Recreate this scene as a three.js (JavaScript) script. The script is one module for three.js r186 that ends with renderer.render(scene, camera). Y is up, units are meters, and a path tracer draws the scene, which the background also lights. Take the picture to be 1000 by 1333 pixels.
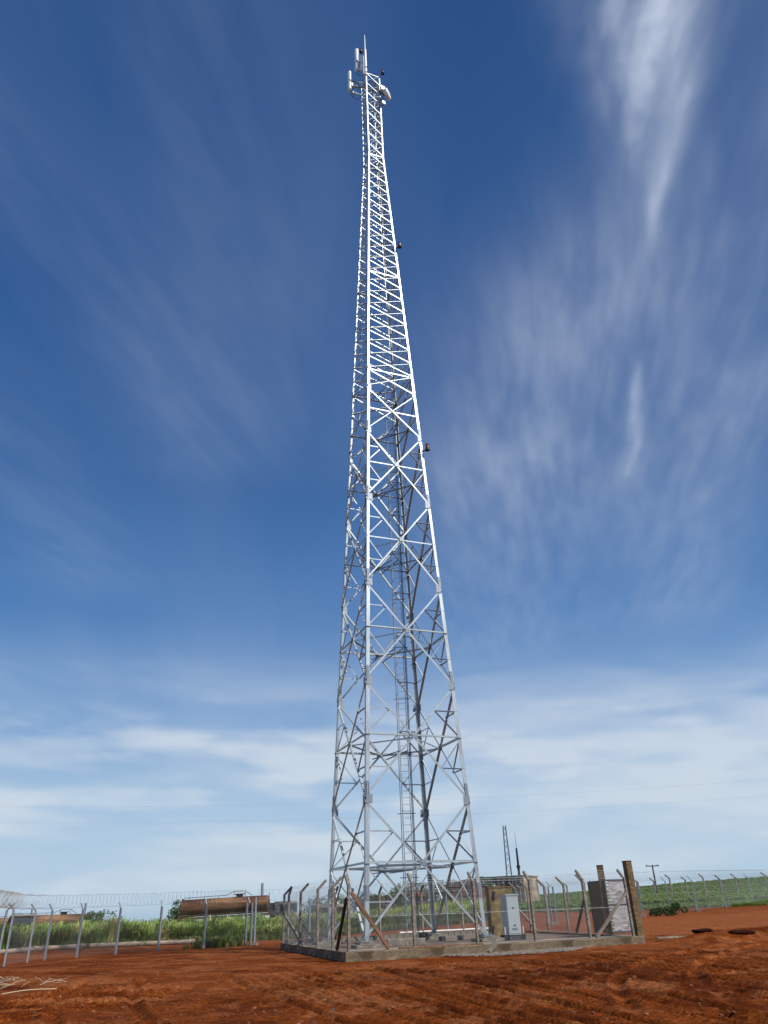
import * as THREE from 'three';
import { mergeGeometries } from 'three/addons/utils/BufferGeometryUtils.js';

// ---------------------------------------------------------------- camera, sky, sun, exposure
const scene = new THREE.Scene();
const camera = new THREE.PerspectiveCamera(2 * Math.atan(666.5 / 950) * 180 / Math.PI, 0.75, 0.1, 4000);
camera.position.set(0, 1.5626, 0);
camera.rotation.order = 'YXZ';
camera.rotation.set(0.500099, 0, -0.0363867);
const renderer = new THREE.WebGLRenderer({ antialias: true });
renderer.toneMapping = THREE.LinearToneMapping;
renderer.toneMappingExposure = 1.0;
renderer.shadowMap.enabled = true;

const SUN_EL = 50 * Math.PI / 180;
const SUN = new THREE.Vector3(0.83 * Math.cos(SUN_EL), Math.sin(SUN_EL), 0.56 * Math.cos(SUN_EL)).normalize();
const sun = new THREE.DirectionalLight(new THREE.Color(1.0, 0.955, 0.88), 4.9);
sun.position.copy(SUN).multiplyScalar(200).add(new THREE.Vector3(0, 0, -45));
sun.target.position.set(0, 0, -45);
sun.castShadow = true;
sun.shadow.mapSize.set(4096, 4096);
Object.assign(sun.shadow.camera, { left: -90, right: 90, top: 90, bottom: -90, near: 1, far: 500 });
scene.add(sun, sun.target);

// ---------------------------------------------------------------- noise and random
function rng(seed) {
  let a = seed >>> 0;
  return () => { a = (a + 0x6d2b79f5) | 0; let t = Math.imul(a ^ (a >>> 15), 1 | a); t = (t + Math.imul(t ^ (t >>> 7), 61 | t)) ^ t; return ((t ^ (t >>> 14)) >>> 0) / 4294967296; };
}
const hash = (i, j) => { let h = Math.imul(i, 374761393) + Math.imul(j, 668265263) | 0; h = Math.imul(h ^ (h >>> 13), 1274126177); return ((h ^ (h >>> 16)) >>> 0) / 4294967296; };
function vnoise(x, y) {
  const i = Math.floor(x), j = Math.floor(y), u = x - i, v = y - j;
  const a = u * u * u * (u * (u * 6 - 15) + 10), b = v * v * v * (v * (v * 6 - 15) + 10);
  return (hash(i, j) * (1 - a) + hash(i + 1, j) * a) * (1 - b) + (hash(i, j + 1) * (1 - a) + hash(i + 1, j + 1) * a) * b;
}
function fbm(x, y, n = 4) {
  let s = 0, a = 0.5, t = 0;
  for (let k = 0; k < n; k++) { s += a * vnoise(x, y); t += a; a *= 0.5; const X = x * 1.62 + y * 1.17 + 13.1; y = y * 1.62 - x * 1.17 + 7.7; x = X; }
  return s / t;
}
const clamp = (x, a = 0, b = 1) => Math.min(b, Math.max(a, x));
const sstep = (a, b, x) => { const t = clamp((x - a) / (b - a)); return t * t * (3 - 2 * t); };
const lerp = (a, b, t) => a + (b - a) * t;
const lin = (c) => (c / 255 <= 0.04045 ? c / 255 / 12.92 : Math.pow((c / 255 + 0.055) / 1.055, 2.4));

// ---------------------------------------------------------------- the sky: air and cirrus
{
  const W = 2048, H = 1024, data = new Float32Array(W * H * 4);
  const ramp = [[-90, 150, 175, 200], [0, 172, 199, 219], [3, 166, 197, 222], [7, 150, 187, 221], [12, 114, 158, 206], [20, 76, 124, 182], [30, 50, 98, 157], [42, 37, 84, 144], [60, 32, 76, 133], [90, 29, 70, 126]]
    .map(([e, r, g, b]) => [e, lin(r), lin(g), lin(b)]);
  const seg = (px, py, ax, ay, bx, by) => {
    const dx = bx - ax, dy = by - ay, l2 = dx * dx + dy * dy, t = clamp(((px - ax) * dx + (py - ay) * dy) / l2);
    return [t, Math.hypot(px - ax - dx * t, py - ay - dy * t)];
  };
  const band = (px, py, ax, ay, bx, by, w0, w1) => { const [t, d] = seg(px, py, ax, ay, bx, by); const w = lerp(w0, w1, t); return Math.exp(-(d * d) / (w * w)); };
  for (let j = 0; j < H; j++) {
    const el = ((j + 0.5) / H - 0.5) * Math.PI, deg = el * 180 / Math.PI, y = Math.sin(el), c = Math.cos(el);
    let k = 0; while (k < ramp.length - 2 && ramp[k + 1][0] < deg) k++;
    const t = clamp((deg - ramp[k][0]) / (ramp[k + 1][0] - ramp[k][0]));
    const base = [1, 2, 3].map((m) => lerp(ramp[k][m], ramp[k + 1][m], t));
    for (let i = 0; i < W; i++) {
      const ph = ((i + 0.5) / W - 0.5) * 2 * Math.PI, X = c * Math.cos(ph), D = -c * Math.sin(ph);
      let a = 0;
      if (deg > 0.3) {
        const px = X / y, py = D / y, r = Math.hypot(px, py), q = 1 / (1 + 0.22 * r), sx = px * q, sy = py * q;
        const wx = fbm(sx * 1.1 + 5, sy * 0.7 + 9, 2) - 0.5, wy = fbm(sx * 1.1 + 31, sy * 0.7 - 4, 2) - 0.5;
        const u = sx * 0.98 + sy * 0.14 + wx * 0.16, v = sy * 0.98 - sx * 0.14 + wy * 0.16;
        const streak = fbm(u * 9, v * 1.6, 4), veil = fbm(u * 2.0 + 3.3, v * 0.9 + 8.1, 3), fine = fbm(u * 30, v * 7, 5);
        a = 0.085 * sstep(0.30, 0.85, veil) * (0.75 + 0.4 * sstep(0.25, 0.85, streak)) + 0.03 * streak;
        // flat streaks stacked up towards the skyline
        const low = sstep(19, 9, deg) * sstep(0.2, 2.5, deg);
        const bandN = fbm(ph * 3.4 + 2.0, deg * 0.30 + 1.6 * fbm(ph * 2.2, deg * 0.12, 2), 5);
        a += low * 0.60 * sstep(0.34, 0.72, bandN) * (0.35 + 1.1 * fbm(ph * 12 + deg * 0.35, deg * 0.9, 5));
        a += sstep(15, 11, deg) * sstep(3, 7, deg) * 0.36 * sstep(0.44, 0.74, fbm(ph * 9 + deg * 0.25 + 4, deg * 0.8 - ph * 1.6, 6));
        a += 0.22 * sstep(22, 4, deg);
        // single wisps in this part of the sky
        if (D > 0 && r < 7) {
          const bx = px + 0.05 * wx + 0.02 * (fbm(px * 7, py * 4, 3) - 0.5), by = py + 0.1 * wy;
          const fibre = fbm(bx * 44 - by * 8, by * 6 + 3, 6), soft = fbm(bx * 12 - by * 2.5 + 17, by * 2.2 + 21, 5), fluff = fbm(bx * 24 - by * 6 + 2, by * 9 + 5, 6), f1 = 0.55 + 0.85 * sstep(0.24, 0.76, soft * 0.4 + fluff * 0.32 + fibre * 0.28);
          const ax = 0.465, ay = 0.86, tx = 0.338, ty = 0.36, L = Math.hypot(tx - ax, ty - ay), ux = (tx - ax) / L, uy = (ty - ay) / L;
          const al = (bx - ax) * ux + (by - ay) * uy, la = (bx - ax) * uy - (by - ay) * ux, t = Math.max(0, al);
          const e = sstep(-0.12, 0.32, al) * sstep(1.4, 0.6, al), fib = fbm(la / (0.04 + 0.22 * t) * 1.6 + 6, al * 7 + la * 12, 6), knot = fbm(bx * 46, by * 30, 4);
          a += 0.50 * e * Math.exp(-Math.pow(Math.abs(la - 0.05 * t) / (0.016 + 0.17 * t), 2)) * (0.35 + 1.0 * sstep(0.25, 0.75, fib)) * (0.7 + 0.6 * knot);
          a += 0.34 * sstep(-0.1, 0.15, al) * sstep(0.7, 0.1, al) * Math.exp(-Math.pow((la + 0.10 * t) / (0.012 + 0.06 * t), 2)) * (0.4 + fib);
          a += 0.12 * band(bx, by, 0.43, 0.78, 0.35, 1.1, 0.12, 0.18) * f1 + 0.13 * band(bx, by, 0.35, 1.1, 0.30, 1.6, 0.17, 0.26) * f1 + 0.14 * band(bx, by, 0.30, 1.6, 0.36, 2.9, 0.19, 0.5) * f1;
          a += 0.10 * band(bx, by, 0.5, 1.0, 0.62, 1.9, 0.16, 0.34) * f1 + 0.12 * band(bx, by, 0.62, 0.4, 0.82, 1.2, 0.2, 0.26) * f1 + 0.13 * band(bx, by, 0.78, 1.3, 1.1, 2.6, 0.09, 0.22) * f1;
          a += 0.32 * band(bx + 0.012 * (knot - 0.5), by, 0.545, 1.22, 0.655, 1.66, 0.009, 0.022) * (0.3 + 1.1 * fibre) * sstep(1.16, 1.32, by) * sstep(1.78, 1.5, by) + 0.08 * band(bx, by, 0.55, 1.2, 0.66, 1.7, 0.03, 0.05) * f1;
          a += 0.055 * band(bx, by, -0.56, 0.6, -0.44, 1.5, 0.08, 0.18) * f1 + 0.07 * band(bx, by, -0.9, 1.1, -1.0, 2.2, 0.14, 0.2) * f1 + 0.05 * band(bx, by, -0.2, 0.5, -0.3, 1.3, 0.12, 0.2) * f1;
          a += 0.16 * band(bx, by, -1.6, 2.3, -1.9, 3.1, 0.08, 0.16) * f1;
        }
      }
      a = clamp(a, 0, 0.86);
      const o = (j * W + i) * 4, h = sstep(25, 3, deg);
      const cc = [lerp(0.57, 0.63, h), lerp(0.65, 0.71, h), lerp(0.80, 0.79, h)];
      for (let m = 0; m < 3; m++) data[o + m] = lerp(base[m], cc[m], a);
      data[o + 3] = 1;
    }
  }
  const sky = new THREE.DataTexture(data, W, H, THREE.RGBAFormat, THREE.FloatType);
  sky.mapping = THREE.EquirectangularReflectionMapping; sky.magFilter = sky.minFilter = THREE.LinearFilter; sky.wrapS = THREE.RepeatWrapping; sky.colorSpace = THREE.LinearSRGBColorSpace; sky.needsUpdate = true;
  scene.background = sky; scene.environment = sky;
}

// ---------------------------------------------------------------- helpers: names, tags, meshes
const used = new Map();
function numbered(name) { const n = used.get(name) ?? 0; used.set(name, n + 1); return n ? name + '_' + String(n).padStart(3, '0') : name; }
const V = (x, y, d) => new THREE.Vector3(x, y, -d);           // d = metres ahead of the camera
function mesh(name, geo, mat, parent) { const m = new THREE.Mesh(geo, mat); m.name = name; m.castShadow = m.receiveShadow = true; parent.add(m); return m; }
function tag(o, label, category, group) { o.userData.label = label; o.userData.category = category; if (group) o.userData.group = group; return o; }
function thing(name, label, category, pos, group, turn = 0) {
  const g = new THREE.Group(); g.name = numbered(name); if (pos) g.position.copy(pos); g.rotation.y = turn; scene.add(g); return tag(g, label, category, group);
}
function solo(name, geo, mat, label, category, group, pos) { const m = mesh(numbered(name), geo, mat, scene); if (pos) m.position.copy(pos); return tag(m, label, category, group); }
function setting(name, geo, mat) { const m = mesh(numbered(name), geo, mat, scene); m.userData.kind = 'structure'; return m; }
function copy(o, pos, turn, label, group) { const c = o.clone(); c.name = numbered(o.name.replace(/_\d{3}$/, '')); c.userData = { ...o.userData }; scene.add(c); c.position.copy(pos); if (turn !== undefined) c.rotation.y = turn; if (label) c.userData.label = label; if (group) c.userData.group = group; return c; }
const box = (w, h, l, x = 0, y = 0, z = 0, ry = 0) => { const g = new THREE.BoxGeometry(w, h, l); if (ry) g.rotateY(ry); g.translate(x, y, z); return g; };
// a box with small chamfers on its long edges, standing on y = 0
function post(w, h, l, ch = 0.008) {
  const s = new THREE.Shape(), a = w / 2, b = l / 2;
  s.moveTo(-a + ch, -b); s.lineTo(a - ch, -b); s.lineTo(a, -b + ch); s.lineTo(a, b - ch); s.lineTo(a - ch, b); s.lineTo(-a + ch, b); s.lineTo(-a, b - ch); s.lineTo(-a, -b + ch); s.closePath();
  const g = new THREE.ExtrudeGeometry(s, { depth: h, bevelEnabled: false }); g.rotateX(-Math.PI / 2); return g;
}
const cyl = (r0, r1, h, n = 12, x = 0, y = 0, z = 0) => { const g = new THREE.CylinderGeometry(r1, r0, h, n); g.translate(x, y + h / 2, z); return g; };
const norm = (g) => { const n = g.index ? g.toNonIndexed() : g; for (const k of Object.keys(n.attributes)) if (!['position', 'normal', 'uv'].includes(k)) n.deleteAttribute(k); return n; };
const merge = (list) => mergeGeometries(list.map(norm));
function rodGeo(a, b, r, n = 8) {
  const d = b.clone().sub(a), g = new THREE.CylinderGeometry(r, r, d.length(), n); g.translate(0, d.length() / 2, 0);
  g.applyQuaternion(new THREE.Quaternion().setFromUnitVectors(new THREE.Vector3(0, 1, 0), d.clone().normalize())); g.translate(a.x, a.y, a.z); return g;
}
function bar(a, b, w, h, up = new THREE.Vector3(0, 1, 0)) {   // a box from a to b
  const z = b.clone().sub(a), L = z.length(); z.normalize();
  let x = up.clone().cross(z); if (x.lengthSq() < 1e-6) x.set(1, 0, 0); x.normalize(); const y = z.clone().cross(x);
  const g = new THREE.BoxGeometry(w, h, L); g.applyMatrix4(new THREE.Matrix4().makeBasis(x, y, z)); const c = a.clone().add(b).multiplyScalar(0.5); g.translate(c.x, c.y, c.z); return g;
}
class Wires {                                                  // many thin four-sided wires in one geometry
  constructor() { this.p = []; this.i = []; }
  seg(a, b, r) {
    const z = b.clone().sub(a).normalize(), x = new THREE.Vector3(0, 1, 0).cross(z); if (x.lengthSq() < 1e-4) x.set(1, 0, 0); x.normalize(); const y = z.clone().cross(x), n = this.p.length / 3;
    for (const e of [a, b]) for (const [s, t] of [[1, 0], [0, 1], [-1, 0], [0, -1]]) this.p.push(e.x + r * (x.x * s + y.x * t), e.y + r * (x.y * s + y.y * t), e.z + r * (x.z * s + y.z * t));
    for (let k = 0; k < 4; k++) { const m = (k + 1) % 4; this.i.push(n + k, n + m, n + 4 + m, n + k, n + 4 + m, n + 4 + k); }
  }
  path(pts, r) { for (let k = 1; k < pts.length; k++) this.seg(pts[k - 1], pts[k], r); }
  geo() { const g = new THREE.BufferGeometry(); g.setAttribute('position', new THREE.Float32BufferAttribute(this.p, 3)); g.setIndex(this.i); g.computeVertexNormals(); return g; }
}

// ---------------------------------------------------------------- textures and materials
function tex(n, fn, srgb = true, rep = 1) {
  const d = new Uint8Array(n * n * 4);
  for (let j = 0; j < n; j++) for (let i = 0; i < n; i++) { const c = fn(i / n, j / n), o = (j * n + i) * 4; for (let m = 0; m < 3; m++) d[o + m] = clamp(Array.isArray(c) ? c[m] : c) * 255; d[o + 3] = 255; }
  const t = new THREE.DataTexture(d, n, n); t.wrapS = t.wrapT = THREE.RepeatWrapping; t.magFilter = THREE.LinearFilter; t.minFilter = THREE.LinearMipmapLinearFilter; t.generateMipmaps = true;
  if (srgb) t.colorSpace = THREE.SRGBColorSpace; t.repeat.set(rep, rep); t.needsUpdate = true; return t;
}
// noise that tiles over the unit square
const tfbm = (u, v, f, n = 4) => { const a = fbm(u * f, v * f, n), b = fbm((u - 1) * f, v * f, n), c = fbm(u * f, (v - 1) * f, n), d = fbm((u - 1) * f, (v - 1) * f, n); const p = sstep(0.75, 1, u), q = sstep(0.75, 1, v); return lerp(lerp(a, b, p), lerp(c, d, p), q); };
const grain = tex(1024, (u, v) => { const f = tfbm(u, v, 70, 4), m = tfbm(u + 0, v, 14, 4), s = hash(Math.floor(u * 1024), Math.floor(v * 1024)); return 0.66 + 0.34 * (f - 0.5) * 1.8 + 0.22 * (m - 0.5) + 0.12 * (s - 0.5); });
const grainBump = tex(1024, (u, v) => 0.5 + 0.9 * (tfbm(u, v, 60, 5) - 0.5) + 0.5 * (tfbm(u, v, 14, 4) - 0.5), false);
const concreteMap = tex(512, (u, v) => { const m = tfbm(u, v, 7, 5), f = tfbm(u, v, 60, 3), k = 0.72 + 0.5 * (m - 0.5) + 0.3 * (f - 0.5); const st = sstep(0.56, 0.72, tfbm(u + 0.0, v, 5, 4)) * 0.3; return [k * (1 - st * 0.75), k * (0.97 - st * 0.85), k * (0.93 - st)]; });
const concreteBump = tex(512, (u, v) => 0.5 + 0.8 * (tfbm(u, v, 50, 4) - 0.5), false);
const rustMap = tex(512, (u, v) => { const m = tfbm(u, v, 6, 5), s = tfbm(u, v * 0.18, 22, 4), k = sstep(0.35, 0.68, m * 0.6 + s * 0.4); return [lerp(0.36, 0.66, k), lerp(0.23, 0.49, k), lerp(0.15, 0.34, k)]; });
const galvMap = tex(256, (u, v) => { const m = tfbm(u, v, 9, 3), f = tfbm(u, v, 40, 2); return 0.86 + 0.2 * (m - 0.5) + 0.14 * (f - 0.5); });
const M = {};
const std = (o) => new THREE.MeshStandardMaterial(o);
const C = (r, g, b) => new THREE.Color().setRGB(r, g, b);
M.galv = std({ color: C(0.64, 0.70, 0.72), metalness: 0.65, roughness: 0.40, map: galvMap });
M.galvPost = std({ color: C(0.38, 0.42, 0.46), metalness: 0.45, roughness: 0.5, map: galvMap });
M.bright = std({ color: C(0.78, 0.8, 0.8), metalness: 0.1, roughness: 0.35 });
M.galvDull = std({ color: C(0.40, 0.46, 0.52), metalness: 0.6, roughness: 0.5, map: galvMap });
M.wire = std({ color: C(0.5, 0.52, 0.54), metalness: 0.6, roughness: 0.45, side: THREE.DoubleSide });
M.rustWire = std({ color: C(0.40, 0.34, 0.28), metalness: 0.3, roughness: 0.7, side: THREE.DoubleSide });
M.concrete = std({ color: C(0.48, 0.455, 0.41), roughness: 0.95, map: concreteMap, bumpMap: concreteBump, bumpScale: 0.004 });
M.wallConcrete = std({ color: C(0.40, 0.325, 0.23), roughness: 0.97, map: concreteMap, bumpMap: concreteBump, bumpScale: 0.01 });
M.block = std({ color: C(0.46, 0.44, 0.39), roughness: 0.97, map: concreteMap, bumpMap: concreteBump, bumpScale: 0.01 });
M.tan = std({ color: C(0.38, 0.29, 0.13), roughness: 0.9, map: concreteMap });
M.tanColumn = std({ color: C(0.36, 0.26, 0.15), roughness: 0.95, map: concreteMap, bumpMap: concreteBump, bumpScale: 0.006 });
M.rust = std({ color: C(0.60, 0.58, 0.50), roughness: 0.75, metalness: 0.1, map: rustMap });
M.rustPole = std({ color: C(0.5, 0.26, 0.16), roughness: 0.85, map: concreteMap });
M.woodDark = std({ color: C(0.12, 0.055, 0.035), roughness: 0.85, map: concreteMap });
M.cabinet = std({ color: C(0.37, 0.42, 0.45), roughness: 0.45, metalness: 0.05 });
M.black = std({ color: C(0.02, 0.02, 0.022), roughness: 0.6 });
M.dark = std({ color: C(0.06, 0.06, 0.065), roughness: 0.6 });
M.rubber = std({ color: C(0.015, 0.015, 0.015), roughness: 0.9 });
M.white = std({ color: C(0.78, 0.79, 0.8), roughness: 0.4 });
M.pvc = std({ color: C(0.7, 0.68, 0.62), roughness: 0.5 });
M.pipe = std({ color: C(0.62, 0.5, 0.4), roughness: 0.7, map: concreteMap });
M.brownSheet = new THREE.MeshPhysicalMaterial({ specularIntensity: 0.1, color: C(0.16, 0.11, 0.06), roughness: 0.85, metalness: 0, side: THREE.DoubleSide });
M.cream = std({ color: C(0.70, 0.60, 0.47), roughness: 0.9, map: concreteMap });
M.redRoof = std({ color: C(0.34, 0.12, 0.07), roughness: 0.9, map: concreteMap });
M.orange = std({ color: C(0.5, 0.22, 0.1), roughness: 0.9, map: concreteMap });
M.whiteWall = std({ color: C(0.68, 0.66, 0.62), roughness: 0.9, map: concreteMap });
M.bark = std({ color: C(0.12, 0.08, 0.05), roughness: 0.95 });
M.leaf = std({ color: C(0.055, 0.10, 0.022), roughness: 0.85, side: THREE.DoubleSide });
M.leafDark = std({ color: C(0.045, 0.085, 0.02), roughness: 0.85, side: THREE.DoubleSide });
M.straw = std({ color: C(0.5, 0.38, 0.24), roughness: 0.95 });
M.clod = std({ color: C(0.15, 0.044, 0.014), roughness: 1 });
M.soilShade = new THREE.MeshPhysicalMaterial({ specularIntensity: 0.1, color: C(0.05, 0.016, 0.008), roughness: 1, map: concreteMap });  // dark colour stands in for the shade of small hollows
M.gravel = std({ color: C(0.2, 0.165, 0.14), roughness: 0.95 });
M.glass = std({ color: C(0.05, 0.06, 0.07), roughness: 0.12, metalness: 0.2 });
M.lampRed = std({ color: C(0.25, 0.03, 0.02), roughness: 0.3 });

// ---------------------------------------------------------------- terrain
const ruts = [];                                               // tyre ruts: x = x0 + a (d - d0) + b (d - d0)^2, from d1 to d2, width, depth
{
  const pairs = [[5.2, 18, -0.12, 0.008, 8, 29], [-7.4, 21, -0.33, 0.012, 9, 30], [8.5, 26, 0.55, 0.02, 14, 46], [0.6, 19, -0.27, 0.004, 8, 28]];
  for (const [x, d, a, b, d1, d2] of pairs) for (const o of [-0.9, 0.9]) ruts.push([x + o, d, a, b, d1, d2, 0.15, 0.03]);
  const R = rng(612);
  for (let k = 0; k < 110; k++) { const x0 = -3.5 + 14.5 * R(), d1 = 9 + 12 * R(); ruts.push([x0, 21, -0.31 + 0.03 * (R() - 0.5) + 0.022 * x0, 0.003 * (R() - 0.3), d1, Math.min(30.5 + 0.35 * x0, d1 + 9 + 12 * R()), 0.075 + 0.055 * R(), 0.014 + 0.02 * R()]); }
  for (let k = 0; k < 12; k++) { const x0 = -9.5 + 0.32 * k + 0.1 * R(); ruts.push([x0, 23, -0.1 + 0.02 * k, -0.035, 14 + 4 * R(), 28 - 3 * R(), 0.06 + 0.03 * R(), 0.03]); }
}
function rise(x, d) {
  const r = sstep(-8, 12, x), D = Math.min(d, 230);
  let h = r * (0.017 * Math.max(0, D - 34) + 0.008 * Math.max(0, x - 10)) + 0.022 * Math.max(0, D - 130) * sstep(20, 110, x);
  if (d > 230) h -= 0.02 * (d - 230);
  h += 0.012 * Math.max(0, -(x + 10)) * -1 * sstep(30, 42, d) * sstep(60, 50, d);
  return Math.max(h, -40);
}
function ground(x, d) {
  let h = rise(x, d);
  const near = sstep(60, 34, d);
  h += near * (0.30 * (fbm(x * 0.16 + 4, d * 0.16 + 2, 3) - 0.5) * sstep(33, 24, d) - 0.05);
  if (d < 48) {
    const k = sstep(48, 36, d);
    h += k * 0.06 * (fbm(x * 0.75, d * 0.75, 3) - 0.5) * sstep(32, 27, d) + k * 0.018 * (fbm(x * 3.4 + 9, d * 3.4, 4) - 0.5);
    h += 0.34 * Math.exp(-(((d - 35.6 - 0.45 * (x - 11)) / 1.2) ** 2)) * sstep(10.8, 13.5, x);
    const cr = fbm(x * 1.5 + 40, d * 1.5, 4); h += k * 0.014 * sstep(0.55, 0.7, cr);
    let cut = 0, lip = 0;
    for (const [x0, d0, a, b, d1, d2, w, dep] of ruts) {
      if (d < d1 || d > d2) continue;
      const s = d - d0, c = Math.abs(x - (x0 + a * s + b * s * s) - 0.08 * (vnoise(d * 0.3, x0) - 0.5)) / Math.sqrt(1 + (a + 2 * b * s) ** 2);
      if (c > w * 2.6) continue;
      const e = dep * sstep(d1, d1 + 3, d) * sstep(d2, d2 - 4, d) * (0.75 + 0.5 * vnoise(d * 0.4 + x0 * 3, 1.5));
      cut = Math.max(cut, e * Math.exp(-((c / w) ** 2))); lip = Math.max(lip, e * Math.exp(-(((c - w * 1.5) / (w * 0.6)) ** 2)));
    }
    h += 1.9 * lip - 3.0 * cut;
  }
  return h;
}
// where the crop field starts, and how green a spot is
const fieldEdge = (x) => (x > 9 ? 92 - 14 * sstep(9, 24, x) + 16 * sstep(30, 60, x) : 60 + 10 * sstep(-12, 4, x)) + 4 * (fbm(x * 0.2, 3, 3) - 0.5);
const green = (x, d) => sstep(-1.2, 1.2, d - fieldEdge(x) + 5 * (fbm(x * 0.5, d * 0.35, 3) - 0.5));
{
  const axis = (lo, hi, step, far, g) => { const a = []; for (let v = lo; v <= hi + 1e-6; v += step) a.push(v); let s = step, v = hi; while (v < far[1]) { s *= g; v += s; a.push(v); } s = step; v = lo; while (v > far[0]) { s *= g; v -= s; a.unshift(v); } return a; };
  const xs = axis(-12, 12, 0.06, [-1800, 1800], 1.04), ds = axis(11, 32, 0.07, [-120, 2200], 1.027);
  const nx = xs.length, nd = ds.length, pos = new Float32Array(nx * nd * 3), col = new Float32Array(nx * nd * 3), uv = new Float32Array(nx * nd * 2), idx = [];
  for (let j = 0; j < nd; j++) for (let i = 0; i < nx; i++) {
    const x = xs[i], d = ds[j], o = j * nx + i;
    pos.set([x, ground(x, d), -d], o * 3); uv.set([x / 3.1, d / 3.1], o * 2);
    // matter: red earth, paler dry crust, darker damp earth (part painted rut shade), packed track, crop
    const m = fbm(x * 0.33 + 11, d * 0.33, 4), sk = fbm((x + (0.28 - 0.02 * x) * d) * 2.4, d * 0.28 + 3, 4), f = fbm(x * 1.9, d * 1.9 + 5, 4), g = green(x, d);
    let c = [0.245, 0.069, 0.0175];
    const mix = (k, r, gg, b) => { c = [lerp(c[0], r, k), lerp(c[1], gg, k), lerp(c[2], b, k)]; };
    mix(0.8 * sstep(0.47, 0.62, f * 0.25 + m * 0.4 + sk * 0.35), 0.115, 0.027, 0.0075);  // damp earth, plus streaks along the ruts that paint in groove shade
    mix(0.7 * sstep(0.57, 0.72, fbm(x * 0.8 + 70, d * 0.8, 4)), 0.42, 0.17, 0.085); mix(0.6 * sstep(0.46, 0.6, fbm(x * 0.45 + 20, d * 0.6 + 8, 4)) * sstep(22, 26, d + 2 * m), 0.37, 0.13, 0.058);
    const track = sstep(0.5, 0.62, 0.5 + 0.5 * Math.exp(-(((d - 50 - 0.25 * (x - 15)) / 8) ** 2)) * sstep(9, 15, x) - 0.25 * f + 0.1);
    mix(0.8 * track, 0.42, 0.16, 0.078);
    mix(0.7 * sstep(44, 52, d) * (x > 6 ? sstep(0.44, 0.6, m * 0.7 + f * 0.3) : 0.3), 0.38, 0.135, 0.062);
    const row = 0.5 + 0.5 * Math.sin((d * 0.9 + x * 0.35) * 0.5 + 3 * m);
    const gc = [lerp(0.10, 0.14, row * f * 1.4), lerp(0.16, 0.2, row * f * 1.4), lerp(0.022, 0.03, row)];
    mix(g, gc[0], gc[1], gc[2]);
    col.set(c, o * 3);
  }
  for (let j = 0; j < nd - 1; j++) for (let i = 0; i < nx - 1; i++) { const a = j * nx + i, b = a + 1, e = a + nx, f = e + 1; idx.push(a, b, f, a, f, e); }
  const g = new THREE.BufferGeometry();
  g.setAttribute('position', new THREE.BufferAttribute(pos, 3)); g.setAttribute('color', new THREE.BufferAttribute(col, 3)); g.setAttribute('uv', new THREE.BufferAttribute(uv, 2)); g.setIndex(idx); g.computeVertexNormals();
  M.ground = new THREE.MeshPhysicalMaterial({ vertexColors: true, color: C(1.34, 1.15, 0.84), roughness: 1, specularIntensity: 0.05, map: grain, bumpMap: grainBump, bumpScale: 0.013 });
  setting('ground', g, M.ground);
}

// ---------------------------------------------------------------- the lattice tower
const TX = 0.19, TD = 40.92, YAW = 0.3723, FOOT = 0.42, HK = 58.1, TOP = 69.8;
const half = (h) => (h < HK ? 3 - 0.03957 * h : 3 - 0.03957 * HK);
const CN = [[-1, -1], [1, -1], [1, 1], [-1, 1]];               // near, right, back, left
const tp = (a, b, h) => V(TX + a * Math.cos(YAW) - b * Math.sin(YAW), FOOT + h, TD + a * Math.sin(YAW) + b * Math.cos(YAW));
const corner = (k, h) => { const s = half(h); return tp(CN[k % 4][0] * s, CN[k % 4][1] * s, h); };
const angleGeos = new Map();
function angleGeo(w, t) {                                      // an L section of unit length along +Z, its corner on the Z axis
  const key = w + '/' + t;
  if (!angleGeos.has(key)) { const s = new THREE.Shape(); s.moveTo(0, 0); s.lineTo(w, 0); s.lineTo(w, t); s.lineTo(t, t); s.lineTo(t, w); s.lineTo(0, w); s.closePath(); angleGeos.set(key, new THREE.ExtrudeGeometry(s, { depth: 1, bevelEnabled: false })); }
  return angleGeos.get(key);
}
function angle(name, parent, a, b, f1, w, mat = M.galv) {      // flange one along f1, flange two square to it
  const z = b.clone().sub(a), L = z.length(); z.normalize();
  const x = f1.clone().addScaledVector(z, -f1.dot(z)).normalize(), y = z.clone().cross(x);
  const m = mesh(name, angleGeo(w, Math.max(0.007, w * 0.11)), mat, parent);
  m.quaternion.setFromRotationMatrix(new THREE.Matrix4().makeBasis(x, y, z)); m.position.copy(a); m.scale.z = L; return m;
}
const tower = thing('lattice_tower', 'tall galvanised steel lattice tower with four legs inside the fenced compound', 'tower');
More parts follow.
